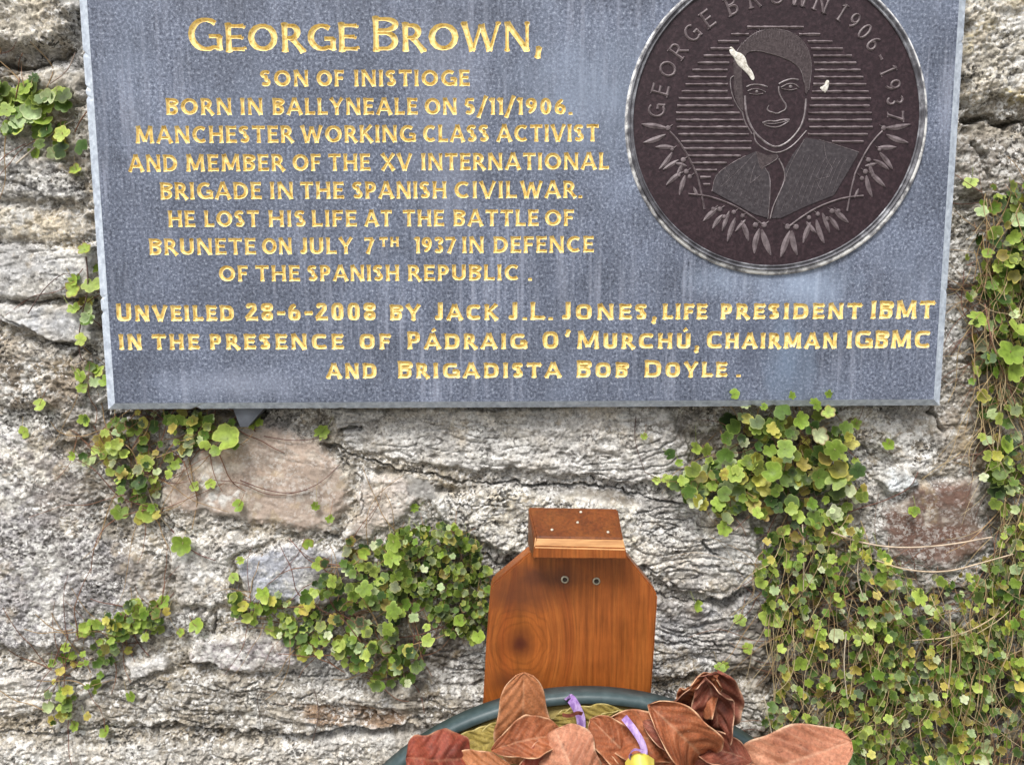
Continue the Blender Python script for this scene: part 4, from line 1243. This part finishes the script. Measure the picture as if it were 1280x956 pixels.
# ------------------------------------------------------------------ wreath of dead magnolia leaves
YR = 0.655
wc = at(735, 878, YR)
WR = .266                                     # outer radius of the ring
WC = Vector((wc.x, YR, wc.z - WR + .002))
wreath = empty('leaf_wreath', WC)
tag(wreath, 'wreath of curled brown dead leaves on a dark green ring with purple and yellow ribbon', 'wreath')
M_RING = mat_simple('dark_green_plastic', [(.3, (.030, .052, .056)), (.55, (.050, .078, .084)), (.75, (.085, .12, .125))], 90, .45, .0002)
M_MOSS = mat_simple('yellowed_leaf_base', [(.25, (.10, .085, .03)), (.42, (.26, .20, .055)), (.6, (.40, .30, .09)), (.8, (.52, .42, .17))], 55, .75, .002)
TILT = R(12)                                   # the ring leans back against the board
def wp(rad, a, y=0.0):
    x, z = rad*math.cos(a), rad*math.sin(a)
    return (x, z*math.sin(TILT)*0.25 + y, z)
def band(name, prof, mat, n=160, wob=0):
    V, F = [], []; m = len(prof)
    for i in range(n):
        a = 2*math.pi*i/n
        for (r_, y) in prof:
            V.append(wp(r_ + (rl.uniform(-wob, wob) if wob else 0), a, y + (rl.uniform(-wob, wob) if wob else 0)))
    for i in range(n):
        j = (i+1) % n
        for k in range(m): F.append((i*m+k, i*m+(k+1) % m, j*m+(k+1) % m, j*m+k))
    return mesh_obj(name, V, F, mat, wreath, True, world=False)
band('ring', [(WR - .0085, .004), (WR - .008, -.005), (WR - .0068, -.0062), (WR - .0020, -.0056), (WR, -.003), (WR, .012), (WR - .008, .012)], M_RING)
band('base', [(WR - .0115, .004), (WR - .0115, -.001), (WR - .03, -.005), (WR - .06, -.009), (WR - .09, -.006), (WR - .10, .008)], M_MOSS, 200, .0012)

def mat_dead(name, a, b, c, pale):
    t = NT(name); v = t.coord()
    cc = t.ramp(t.noise(v, 38, 5, .62, .4), [(.28, a), (.5, b), (.72, c)])
    cc = t.mix(t.ramp(t.noise(v, 130, 4, .7), [(.60, 0.0), (.74, .75)]), cc, tuple(k*.35 for k in a))
    e = t.attr()
    sp = t.n('ShaderNodeSeparateColor'); t.l(e, sp.inputs[0])
    cc = t.mix(t.mix(1.0, sp.outputs[1], .16, 'MULTIPLY'), cc, pale)
    cc = t.mix(sp.outputs[0], cc, pale)
    cc = t.mix(1.0, cc, t.ramp(t.noise(v, 420, 4, .7), [(.3, .68), (.5, 1.0), (.7, 1.3)]), 'MULTIPLY')
    t.col(cc); t.rough(.62); t.b.inputs['Specular IOR Level'].default_value = .3
    t.bump(t.noise(v, 190, 5, .7), .0011)
    return t.m
DEAD = {
 'tan': mat_dead('tan_dead_leaf', (.18, .058, .020), (.30, .11, .042), (.38, .155, .068), (.55, .34, .21)),
 'salmon': mat_dead('pinkish_dead_leaf', (.19, .062, .032), (.33, .130, .072), (.44, .205, .122), (.62, .43, .29)),
 'red': mat_dead('dark_red_dead_leaf', (.085, .016, .010), (.19, .036, .020), (.28, .070, .035), (.5, .26, .16)),
 'brown': mat_dead('dark_brown_dead_leaf', (.060, .016, .010), (.150, .040, .024), (.25, .078, .046), (.52, .32, .21)),
 'rust': mat_dead('rusty_dead_leaf', (.12, .030, .011), (.24, .070, .026), (.35, .125, .055), (.60, .38, .23)),
}

def dead_leaf(base, tip, width, mat, bend=0., cup=0., face=(0, -1, .15), twist=0., curl=0., name='leaf', blunt=.6, wave=0., fold=0., crumple=.0011):
    """a leathery leaf between two world points; cup >0 curls its margins toward the viewer"""
    a, b = Vector(base), Vector(tip)
    ax = (b - a); L = ax.length; ax.normalize()
    n0 = Vector(face); n0 = (n0 - ax * n0.dot(ax)).normalized()
    sd = ax.cross(n0)
    NS, NTt = 48, 26
    V, F, K = [], [], []
    ph = rl.uniform(0, 6)
    for i in range(NS + 1):
        s_ = i / NS
        wv = width * .5 * (math.sin(math.pi * min(1, s_ ** .82)) ** blunt if 0 < s_ < 1 else 0.012)
        wv = max(wv, width*.015)
        ang = twist * (s_ - .5)
        ct, st_ = math.cos(ang), math.sin(ang)
        side = sd*ct + n0*st_; nn = n0*ct - sd*st_
        ctr = a + ax*(L*s_) + n0*(bend*math.sin(math.pi*s_)) 
        if curl: # tip rolls over
            q = max(0, s_ - .6)/.4
            ctr = a + ax*(L*(s_ if s_ < .6 else .6 + .4*math.sin(q*curl)/max(curl, .01))) + n0*(bend*math.sin(math.pi*s_)) + n0*(L*.4*(1-math.cos(q*curl))/max(curl, .01))
        for j in range(NTt + 1):
            t_ = j/NTt*2 - 1
            cu = cup*abs(t_)
            if abs(cu) > 1e-4:
                xx = math.sin(abs(t_)*cup)/cup*math.copysign(1, t_) if cup else t_
                hh_ = (1-math.cos(t_*cup))/cup
            else: xx, hh_ = t_, 0
            f_ = fold * (abs(t_)) if t_ > 0 else 0
            p = ctr + side*(wv*xx) + nn*(wv*hh_ + wave*abs(t_)*math.sin(s_*9 + ph + t_) + wv*f_ - .0008*math.exp(-(t_*9)**2) + .0005*math.sin(s_*40 + abs(t_)*14))
            cr_ = crumple*(math.sin(p.x*140 + ph)*math.sin(p.z*115 + ph*2) + .5*math.sin(p.x*310 + p.z*190 + ph*3) + .35*math.sin(s_*31 + t_*5*math.copysign(1, t_)))
            p = p + nn*cr_ + side*(wv*.06*math.sin(s_*13 + ph*2 + (t_ > 0)*2)*abs(t_))
            V.append(p)
            ek = max(0, (abs(t_)-.90)/.10)**1.4
            mid = math.exp(-(t_*30)**2)*.22
            vn = (s_*10 + abs(t_)*3.2) % 1.0; vn = max(0, 1 - min(vn, 1-vn)/.16)*.9*(abs(t_) < .93)
            K.append((min(1, max(ek*(.55 + .4*math.sin(s_*23+ph)), mid)), vn, 0))
    w_ = NTt + 1
    for i in range(NS):
        for j in range(NTt):
            F.append((i*w_+j, i*w_+j+1, (i+1)*w_+j+1, (i+1)*w_+j))
    o = mesh_obj(name, V, F, DEAD[mat], wreath, True, K)
    md = o.modifiers.new('thick', 'SOLIDIFY'); md.thickness = .0007; md.offset = 0
    return o

def W(px, py, Y): return at(px, py, Y)
Yl = YR - .012
DEAD['olive'] = mat_dead('yellow_olive_leaf', (.13, .105, .025), (.27, .205, .05), (.38, .30, .08), (.50, .42, .18))
for p0, p1, wd_ in (((600,932),(690,902),.036), ((560,948),(640,915),.034), ((700,905),(780,893),.030), ((690,925),(722,890),.030), ((800,915),(745,897),.028)):
    dead_leaf(W(p0[0], p0[1], YR + .004), W(p1[0], p1[1], YR + .006), wd_, 'olive', .003, .25, (0,-1,.25), .15, blunt=.5, crumple=.0014, wave=.001)
dead_leaf(W(651,955,YR-.010), W(655,841,YR-.016), .047, 'tan', .004, .10, (.05,-1,.1), blunt=.40, crumple=.0006)['label'] = 'upright tan leaf'
dead_leaf(W(704,918,Yl-.012), W(614,937,Yl-.022), .036, 'rust', .008, .8, (0.1,-.7,.75), .3, blunt=.75, fold=.2)
dead_leaf(W(694,911,Yl-.020), W(734,992,Yl-.040), .052, 'salmon', .010, -.6, (-.1,-1,.25), .3, blunt=.36, wave=.002)['label'] = 'broad pale pinkish leaf'
dead_leaf(W(712,934,Yl-.014), W(640,980,Yl-.036), .036, 'red', .006, .5, (.1,-.8,.5), .2, blunt=.7)['label'] = 'dark red leaf'
dead_leaf(W(588,946,Yl-.014), W(508,946,Yl-.016), .046, 'red', .010, -.6, (0,-1,.35), .3, blunt=.26, wave=.004, crumple=.002)
dead_leaf(W(560,968,Yl-.014), W(640,958,Yl-.028), .034, 'tan', .006, .4, (0,-.8,.6), .2, blunt=.7)
dead_leaf(W(738,898,Yl-.012), W(806,968,Yl-.024), .036, 'rust', .006, .7, (.3,-.9,.3), .4, blunt=.6)
dead_leaf(W(746,912,Yl-.006), W(876,938,Yl-.020), .044, 'rust', .014, .8, (0,-.8,.6), .7, blunt=.6, wave=.006, crumple=.002)
dead_leaf(W(880,948,Yl-.022), W(812,880,Yl-.030), .054, 'rust', .014, 1.15, (.15,-1,.3), -.6, blunt=.42, wave=.003, crumple=.0016)
dead_leaf(W(806,902,Yl-.026), W(858,950,Yl-.026), .030, 'brown', .012, 1.2, (.1,-.7,.6), .6, blunt=.6, wave=.003)
dead_leaf(W(866,952,Yl-.008), W(890,826,Yl-.016), .066, 'brown', -.004, .55, (.2,-1,.1), .35, .75, blunt=.34, wave=.006, crumple=.0034)['label'] = 'dark brown upright leaf curled over at its top'
dead_leaf(W(905,915,Yl-.016), W(884,832,Yl-.026), .040, 'brown', .008, 1.0, (-.5,-1,.1), -.5, 1.0, blunt=.45, wave=.006, crumple=.0034)
dead_leaf(W(852,885,Yl-.010), W(900,838,Yl-.024), .034, 'rust', .006, .9, (.1,-1,.5), .5, .9, blunt=.5, wave=.006, crumple=.003)
dead_leaf(W(862,925,Yl-.014), W(940,952,Yl-.030), .032, 'brown', .010, 1.2, (.1,-.8,.5), .5, blunt=.5, wave=.004, crumple=.002)
dead_leaf(W(922,972,Yl-.016), W(1064,926,Yl-.030), .054, 'salmon', .012, .35, (-.15,-.85,.5), .25, blunt=.42)['label'] = 'long pinkish leaf pointing right'
dead_leaf(W(842,985,Yl-.016), W(932,944,Yl-.026), .040, 'brown', .010, .6, (0,-.8,.6), .3, blunt=.6, wave=.003)
dead_leaf(W(796,980,Yl-.020), W(846,934,Yl-.030), .036, 'rust', .008, .6, (.1,-.8,.6), .3, blunt=.6)
dead_leaf(W(760,985,Yl-.022), W(742,934,Yl-.024), .034, 'rust', .008, .6, (.1,-.9,.4), .3, blunt=.6)
# the rest of the wreath below the picture
for k in range(34):
    a = R(150 + 240*k/33) 
    rr = WR - .05 + rl.uniform(-.03, .02)
    p0 = WC + Vector(wp(rr, a, -.012)); an = a + rl.uniform(-1.1, 1.1)
    p1 = p0 + Vector((math.cos(an), 0, math.sin(an)))*rl.uniform(.07, .10) + Vector((0, -rl.uniform(.005, .03), 0))
    if p1.z > WC.z + .14 : continue
    dead_leaf(p0, p1, rl.uniform(.035, .05), rl.choice(['tan', 'salmon', 'rust', 'brown', 'red']), .01, rl.uniform(.3, .9), (rl.uniform(-.3, .3), -1, rl.uniform(0, .5)), rl.uniform(-.4, .4), blunt=.6, wave=.002)

def ribbon(name, pts, wid, mat, face=(0, -1, .2), tw=0.0):
    pts = smooth_pl3(pts); V = []; F = []; n = len(pts)
    for i, p in enumerate(pts):
        a = pts[max(i-1, 0)]; b = pts[min(i+1, n-1)]
        d = (b - a).normalized(); f_ = Matrix.Rotation(tw*i/(n-1), 3, d) @ Vector(face)
        s_ = d.cross(f_).normalized()
        V += [p - s_*wid*.5, p, p + s_*wid*.5]
    for i in range(n-1):
        q = 3*i; F += [(q, q+1, q+4, q+3), (q+1, q+2, q+5, q+4)]
    o = mesh_obj(name, V, F, mat, wreath, False)
    md = o.modifiers.new('thick', 'SOLIDIFY'); md.thickness = .0004
    return o
def smooth_pl3(pts, it=3):
    pts = [Vector(p) for p in pts]
    for _ in range(it):
        o = [pts[0]]
        for i in range(len(pts)-1):
            a, b = pts[i], pts[i+1]; o += [a*.75+b*.25, a*.25+b*.75]
        pts = o + [pts[-1]]
    return pts
M_RIB = mat_simple('purple_satin', [(.3, (.14, .07, .23)), (.5, (.26, .15, .38)), (.68, (.55, .42, .68))], 160, .5, 0, 0, .3, mscale=(1, 1, .4))
M_YEL = mat_simple('yellow_satin', [(.3, (.55, .44, .04)), (.7, (.80, .70, .16))], 60, .4)
ribbon('ribbon', [W(709,870,YR+.012), W(714,873,YR-.004), W(721,884,YR-.006), W(727,898,YR-.006), W(726,915,YR-.012)], .0080, M_RIB, (.25,-1,.2))['label'] = 'purple ribbon looped over the ring'
ribbon('ribbon', [W(780,896,Yl-.026), W(793,912,Yl-.034), W(804,930,Yl-.038), W(806,944,Yl-.040), W(796,950,Yl-.044), W(786,944,Yl-.046), W(792,936,Yl-.050), W(803,938,Yl-.052)], .006, M_RIB, tw=1.6)
ribbon('ribbon', [W(783,962,Yl-.044), W(792,951,Yl-.054), W(806,950,Yl-.056), W(818,958,Yl-.050)], .012, M_YEL, (0, -.6, .8))['label'] = 'yellow ribbon'
tw_ = ribbon('twig', [W(703,893,YR-.012), W(712,895,YR-.016), W(722,890,YR-.018), W(728,892,YR-.016)], .003, DEAD['brown'])

# ------------------------------------------------------------------ creeping plants
def leaf_template(rs):
    """a small rounded leaf with five shallow lobes; unit radius"""
    n = 36; out = []
    dep_ = rs.uniform(.16, .36); asp = rs.uniform(.88, 1.12); nl = rs.choice((5, 5, 6, 7)); ph = rs.uniform(-.1, .1)
    for i in range(n):
        a = 2*math.pi*i/n
        lobe = abs(math.cos(nl*(a + ph)/2)) ** .55          # round lobes, narrow notches
        r_ = 1 - dep_*(1 - lobe) + rs.uniform(-.03, .03)
        if abs(a - math.pi) < .40: r_ *= .45 + .45*abs(a - math.pi)/.40   # notch at the stalk
        out.append((r_*math.cos(a), r_*math.sin(a)*asp))
    return out
_rs = random.Random(5)
TPL = [leaf_template(_rs) for _ in range(8)]

class Plant:
    def __init__(s, seed): s.V = []; s.F = []; s.K = []; s.sV = []; s.sF = []; s.sK = []; s.r = random.Random(seed)
    def leaf(s, p, nrm, r_, c, rim):
        q = nrm.to_track_quat('Z', 'Y') @ Matrix.Rotation(s.r.uniform(0, 6.28), 3, 'Z').to_quaternion()
        tp = s.r.choice(TPL); b = len(s.V); n = len(tp)
        cup = s.r.uniform(-.12, .32); tl = s.r.uniform(-.15, .15)
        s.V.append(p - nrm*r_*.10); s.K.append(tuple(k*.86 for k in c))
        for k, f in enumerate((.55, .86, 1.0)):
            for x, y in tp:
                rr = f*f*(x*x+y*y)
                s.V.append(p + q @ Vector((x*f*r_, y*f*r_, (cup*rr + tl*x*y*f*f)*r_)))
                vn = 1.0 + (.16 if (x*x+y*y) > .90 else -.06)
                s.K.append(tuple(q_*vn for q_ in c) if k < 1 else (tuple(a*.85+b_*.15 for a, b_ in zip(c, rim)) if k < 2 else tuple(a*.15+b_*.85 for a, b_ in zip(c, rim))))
        for i in range(n):
            j = (i+1) % n
            s.F.append((b, b+1+i, b+1+j))
            for k in range(2): s.F.append((b+1+k*n+i, b+1+(k+1)*n+i, b+1+(k+1)*n+j, b+1+k*n+j))
    def stem(s, pts, r_, c, sm=2):
        pts = smooth_pl3(pts, sm) if sm else [Vector(p) for p in pts]
        b = len(s.sV); n = len(pts)
        for i, p in enumerate(pts):
            d = (pts[min(i+1, n-1)] - pts[max(i-1, 0)])
            d = d.normalized() if d.length > 1e-9 else Vector((0, 0, 1))
            u_ = d.orthogonal().normalized(); v_ = d.cross(u_)
            rr = r_*(1 - .45*i/(n-1))
            for k in range(4):
                a = k*math.pi/2; s.sV.append(p + u_*(rr*math.cos(a)) + v_*(rr*math.sin(a))); s.sK.append(c)
        for i in range(n-1):
            for k in range(4):
                q = b+4*i; s.sF.append((q+k, q+(k+1) % 4, q+4+(k+1) % 4, q+4+k))
    def build(s, label, cat='wall plant', group=None, name='toadflax_plant'):
        # base of the plant: its lowest point against the wall
        zs = [v.z for v in s.V]; i = zs.index(min(zs))
        root = empty(name, (s.V[i].x, s.V[i].y + .01, s.V[i].z))
        tag(root, label, cat, group)
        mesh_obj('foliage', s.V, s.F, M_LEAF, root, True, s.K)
        if s.sV: mesh_obj('stems', s.sV, s.sF, M_STEM, root, True, s.sK)
        return root

def on_wall(px, py, out=0.0):
    q = at(px, py, YW); y = wall_y(q.x, q.z)
    q = at(px, py, y - out); y2 = wall_y(q.x, q.z)
    return Vector((q.x, min(y, y2) - out, q.z))

GREENS = [(.125, .22, .024), (.185, .285, .034), (.25, .36, .050), (.325, .435, .075), (.042, .090, .015), (.375, .47, .095), (.11, .175, .03), (.075, .14, .02)]
YELS = [(.38, .38, .06), (.46, .43, .09), (.40, .335, .07)]
PALE = [(.42, .52, .24), (.36, .48, .22), (.48, .54, .30)]

def in_poly(px, py, poly):
    c = False; n = len(poly)
    for i in range(n):
        x0, y0 = poly[i]; x1, y1 = poly[(i+1) % n]
        if (y0 > py) != (y1 > py) and px < (x1-x0)*(py-y0)/(y1-y0)+x0: c = not c
    return c

def pick(r, poly, k=1):
    xs = [p[0] for p in poly]; ys = [p[1] for p in poly]
    for _ in range(400):
        x, y = r.uniform(min(xs), max(xs)), r.uniform(min(ys), max(ys))
        if in_poly(x, y, poly): return x, y
    return poly[0]

def clump(seed, poly, n, rad_px, thick, yel=.1, dark=.2, nstem=12, stem_c=((.20, .10, .06), (.30, .20, .10), (.16, .07, .05)), extra=(), stemlen=(50, 110), face_var=.5, straw=0, clumpy=0.0, edge=.15, sr=.0006):
    P = Plant(seed); r = P.r
    seeds = [pick(r, poly) for _ in range(max(3, n//28))]
    def add(x, y, out, rp, c=None, lone=False):
        p = on_wall(x, y, out)
        nrm = Vector((r.uniform(-face_var, face_var), -1, r.uniform(-face_var*.5, face_var) + .25)).normalized()
        dk_ = 1.0
        if c is None:
            u = r.random()
            c = r.choice(YELS) if u < yel else (r.choice(PALE) if u < yel + .14 else r.choice(GREENS))
            if r.random() < dark: c = tuple(k*.45 for k in c); dk_ = 1.7
        m = r.uniform(.8, 1.2); c = tuple(k*m for k in c)
        rim = (min(.7, c[0]*1.5*dk_+.08), min(.72, c[1]*1.3*dk_+.09), c[2]*1.5+.05)
        if r.random() < .06: rim = (.34, .16, .09)
        P.leaf(p, nrm, rp*.00083*.5, c, rim)
        if lone or r.random() < .5:
            d = r.uniform(8, 22)*(1.6 if lone else 1); a = r.uniform(0, 6.28)
            bq = on_wall(x + d*math.cos(a)*.7, y - abs(d*math.sin(a)), max(.001, out*.3))
            P.stem([p, (p + bq)/2 + Vector((0, -.002, -.002)), bq], .00038, r.choice(((.22, .26, .08), (.26, .14, .08), (.32, .26, .14))), 1)
    for i in range(n):
        if r.random() < clumpy:
            sx, sy = r.choice(seeds); x, y = sx + r.gauss(0, 16), sy + r.gauss(0, 14)
            if not in_poly(x, y, poly) and r.random() > edge: x, y = pick(r, poly)
        else: x, y = pick(r, poly)
        add(x, y, .002 + thick*r.random()**1.0, r.uniform(*rad_px)*(1 if r.random() > .12 else 1.25))
    for e in extra: add(e[0], e[1], e[3] if len(e) > 3 else .005, e[2], r.choice(GREENS[1:4]), True)
    for i in range(nstem + straw):
        x, y = pick(r, poly); ln = r.uniform(*stemlen); a = r.uniform(0, 6.28) if i < nstem else R(r.gauss(90, 22))
        pts = []; st_ = i >= nstem
        o_ = r.uniform(.001, thick*.6 + .001) if not st_ else r.uniform(thick*.4, thick*1.05)
        for k in range(6):
            pts.append(on_wall(x, y, o_)); x += ln/5*math.cos(a); y += ln/5*math.sin(a); a += r.uniform(-.5, .5); o_ = max(.001, o_ + r.uniform(-.003, .003))
        P.stem(pts, sr*r.uniform(.6, 1.2), r.choice(((.40, .30, .16), (.46, .37, .22), (.34, .22, .11))) if st_ else r.choice(stem_c), 2)
    return P

G = 'creeping plants rooted in the wall'
PLANTS = {}
PLANTS[1] = clump(1, [(-30,95),(40,90),(92,125),(106,195),(66,205),(0,165),(-30,170)], 46, (13, 24), .012, .10, nstem=10, extra=((8,128,26),(30,108,24),(55,150,22),(95,212,18),(36,118,22)), clumpy=.5).build('small creeping plant at the upper left beside the plaque, below the dark crevice', group=G)
PLANTS[2] = clump(2, [(88,300),(112,300),(124,420),(128,500),(100,505),(92,400)], 14, (12, 20), .006, .1, nstem=6, extra=((92,350,16),(108,312,18),(116,335,16),(92,385,16),(133,475,15,.022),(100,470,16),(104,485,16),(118,462,14)), stemlen=(60, 120)).build('thin trailing sprig hanging along the left edge of the plaque', group=G)
PLANTS[3] = clump(3, [(100,520),(200,512),(335,518),(320,550),(240,572),(205,600),(200,660),(150,640),(140,590),(85,570)], 140, (9, 18), .016, .16, nstem=70, extra=((50,506,16),(30,540,16),(284,548,34,.014),(318,528,20),(262,540,24),(402,540,22),(168,536,26),(228,680,30),(186,640,30),(150,640,22),(298,632,16),(244,608,14),(263,605,14)), stemlen=(50, 130), clumpy=.45).build('leafy plant spilling out below the lower left corner of the plaque', group=G)
PLANTS[4] = clump(4, [(50,880),(70,810),(100,775),(170,750),(212,745),(205,790),(150,815),(120,870),(70,905)], 120, (8, 16), .014, .14, nstem=34, extra=((108,788,20),(168,757,22),(205,752,20),(132,914,16),(95,905,16),(152,783,22),(30,960,14),(163,870,16)), clumpy=.5).build('low creeping plant at the lower left on white lichened stone', group=G)
PLANTS[5] = clump(5, [(285,735),(330,738),(400,752),(420,795),(380,815),(330,785),(290,765)], 100, (9, 17), .014, .08, nstem=24, extra=((246,782,22),(292,722,16),(300,700,12),(226,790,14)), clumpy=.4).build('trailing plant beneath the blue grey stone left of the larger clump', group=G)
PLANTS[6] = clump(6, [(375,760),(395,700),(440,672),(500,680),(530,740),(540,790),(520,850),(470,860),(430,835)], 250, (9, 18), .028, .10, nstem=50, extra=tuple((e_[0], e_[1], e_[2]*.72) + tuple(e_[3:]) for e_ in ((492,678,36,.034),(490,698,34,.036),(455,735,34,.034),(415,726,26,.03),(492,762,34,.036),(484,786,30,.034),(535,800,26,.03),(456,690,26,.03),(412,648,18),(395,632,18),(518,634,18),(398,704,26,.02),(385,680,20,.02))), clumpy=.4, dark=.3).build('broad leaved clump with large pale leaves left of the wooden board', group=G)
PLANTS[7] = clump(7, [(470,690),(500,662),(560,652),(592,672),(612,710),(610,780),(580,800),(550,790),(520,750)], 520, (7, 12), .030, .04, nstem=10, dark=.6, face_var=.8, extra=((598,795,18,.02),(575,775,18,.03),(590,800,16,.02))).build('dense tuft of tiny round leaves touching the left of the wooden board', group=G)
PLANTS[8] = clump(8, [(880,560),(905,528),(960,512),(1010,500),(1058,520),(1078,570),(1085,620),(1060,660),(1000,650),(950,640),(900,640),(860,625),(850,600)], 300, (11, 22), .030, .20, nstem=44, extra=tuple((e_[0], e_[1], e_[2]*.74) + tuple(e_[3:]) for e_ in ((918,492,17,.042),(990,494,16,.042),(1036,492,16,.042),(955,508,14,.040),(1020,505,26,.042),(1035,515,24,.04),(870,560,24),(835,600,24),(875,620,26),(905,660,28,.02),(805,545,14),(820,600,16),(1110,555,22),(1070,530,22),(1145,638,16,.012),(945,535,28,.03),(1000,525,32,.035),(980,560,36,.038),(1040,560,40,.04),(1045,600,38,.038),(965,590,34,.036),(1020,650,30,.03))), clumpy=.45, dark=.32, stemlen=(50, 120)).build('bright leafy clump hanging from under the right of the plaque', group=G)
PLANTS[9] = clump(9, [(935,725),(955,670),(1010,635),(1075,640),(1100,690),(1140,725),(1215,712),(1250,660),(1330,630),(1330,1040),(970,1040),(955,900),(985,850),(960,800)], 2300, (7, 15), .044, .13, nstem=260, straw=420, dark=.38, face_var=.8, clumpy=.55, sr=.00045, stemlen=(60, 150), extra=((925,775,18),(935,810,16),(900,835,16),(872,757,18),(1150,745,26,.04),(960,770,26,.03),(1140,640,16,.01),(905,830,14),(1000,830,22,.03))).build('large mass of small leaves and dry stems covering the lower right wall', group=G)
PLANTS[10] = clump(10, [(1228,235),(1330,225),(1330,640),(1255,650),(1232,580),(1212,470),(1205,380),(1203,320)], 430, (9, 19), .026, .08, nstem=130, straw=170, dark=.35, sr=.00045, face_var=.65, clumpy=.45, stemlen=(60, 150), extra=((1212,228,18),(1222,398,26,.02),(1262,440,34,.03),(1266,462,32,.03),(1270,410,26,.03),(1252,356,26,.02),(1236,340,20),(1256,555,24,.02))).build('curtain of thin stems and small leaves at the right edge beside the plaque', group=G)

# long bare runners
for pts, rad, c in [
  ([(1040,665),(1075,678),(1120,685),(1180,682),(1235,668)], .0013, (.50, .40, .30)),
  ([(1095,700),(1130,712),(1180,715),(1225,700),(1262,690)], .0011, (.48, .38, .27)),
  ([(1075,685),(1070,720),(1078,745)], .0009, (.48, .40, .30)),
  ([(1003,655),(1005,700),(1004,745)], .0008, (.50, .42, .30)),
  ([(1280,700),(1262,760),(1200,795),(1140,800)], .0009, (.46, .36, .22)),
  ([(1056,790),(1054,830),(1056,870)], .0008, (.52, .45, .34)),
  ([(215,660),(240,690),(270,700)], .0007, (.14, .06, .05)),
  ([(300,600),(330,612),(365,618),(400,605),(425,580)], .0006, (.13, .06, .05)),
  ([(265,600),(300,602),(340,622),(385,612)], .0005, (.16, .08, .06)),
  ([(330,545),(370,552),(415,545)], .0006, (.12, .06, .05)),
  ([(455,660),(475,630),(480,600)], .0005, (.20, .13, .10)),
  ([(105,300),(112,360),(100,400),(98,450),(118,458)], .0008, (.10, .06, .05)),
  ([(35,392),(55,360),(80,340),(92,345)], .0006, (.12, .08, .07)),
  ([(20,205),(60,170),(92,150)], .0010, (.48, .42, .34)), ([(62,105),(85,90),(94,66)], .0007, (.28, .22, .18)),
  ([(60,880),(72,850),(95,820)], .0006, (.16, .09, .07)), ([(340,865),(330,845),(326,905)], .0006, (.12, .09, .07)),
  ([(390,930),(400,890),(392,860)], .0007, (.10, .07, .06)), ([(150,560),(180,600),(195,640),(215,660)], .0010, (.44, .38, .28)),
  ([(795,520),(792,550),(806,590)], .0006, (.10, .06, .05)), ([(806,590),(828,600),(850,598)], .0005, (.12, .07, .05)),
  ([(1228,380),(1240,430),(1262,490),(1275,520)], .0008, (.30, .16, .12)), ([(1238,560),(1262,600),(1285,615)], .0009, (.42, .34, .24)),
  ([(1185,760),(1190,820),(1180,880)], .0008, (.44, .36, .24)), ([(955,870),(962,905),(968,940)], .0007, (.48, .42, .32))]:
    x0, y0 = pts[0]; r = rng
    if x0 > 1205 and y0 < 690: own, tk = PLANTS[10], .02
    elif x0 > 930 and y0 > 640: own, tk = PLANTS[9], .036
    elif x0 > 780: own, tk = PLANTS[8], .002
    elif y0 < 250: own, tk = PLANTS[1], .002
    elif y0 < 500 and x0 < 130: own, tk = PLANTS[2], .002
    elif y0 > 800: own, tk = (PLANTS[4] if x0 < 200 else PLANTS[5]), .002
    elif x0 > 440: own, tk = PLANTS[6], .002
    else: own, tk = PLANTS[3], .002
    P = Plant(40)
    P.stem([on_wall(x, y, tk + r.uniform(0, .003)) for x, y in pts], rad, c, 3)
    mesh_obj('runner', P.sV, P.sF, M_STEM, own, True, P.sK)
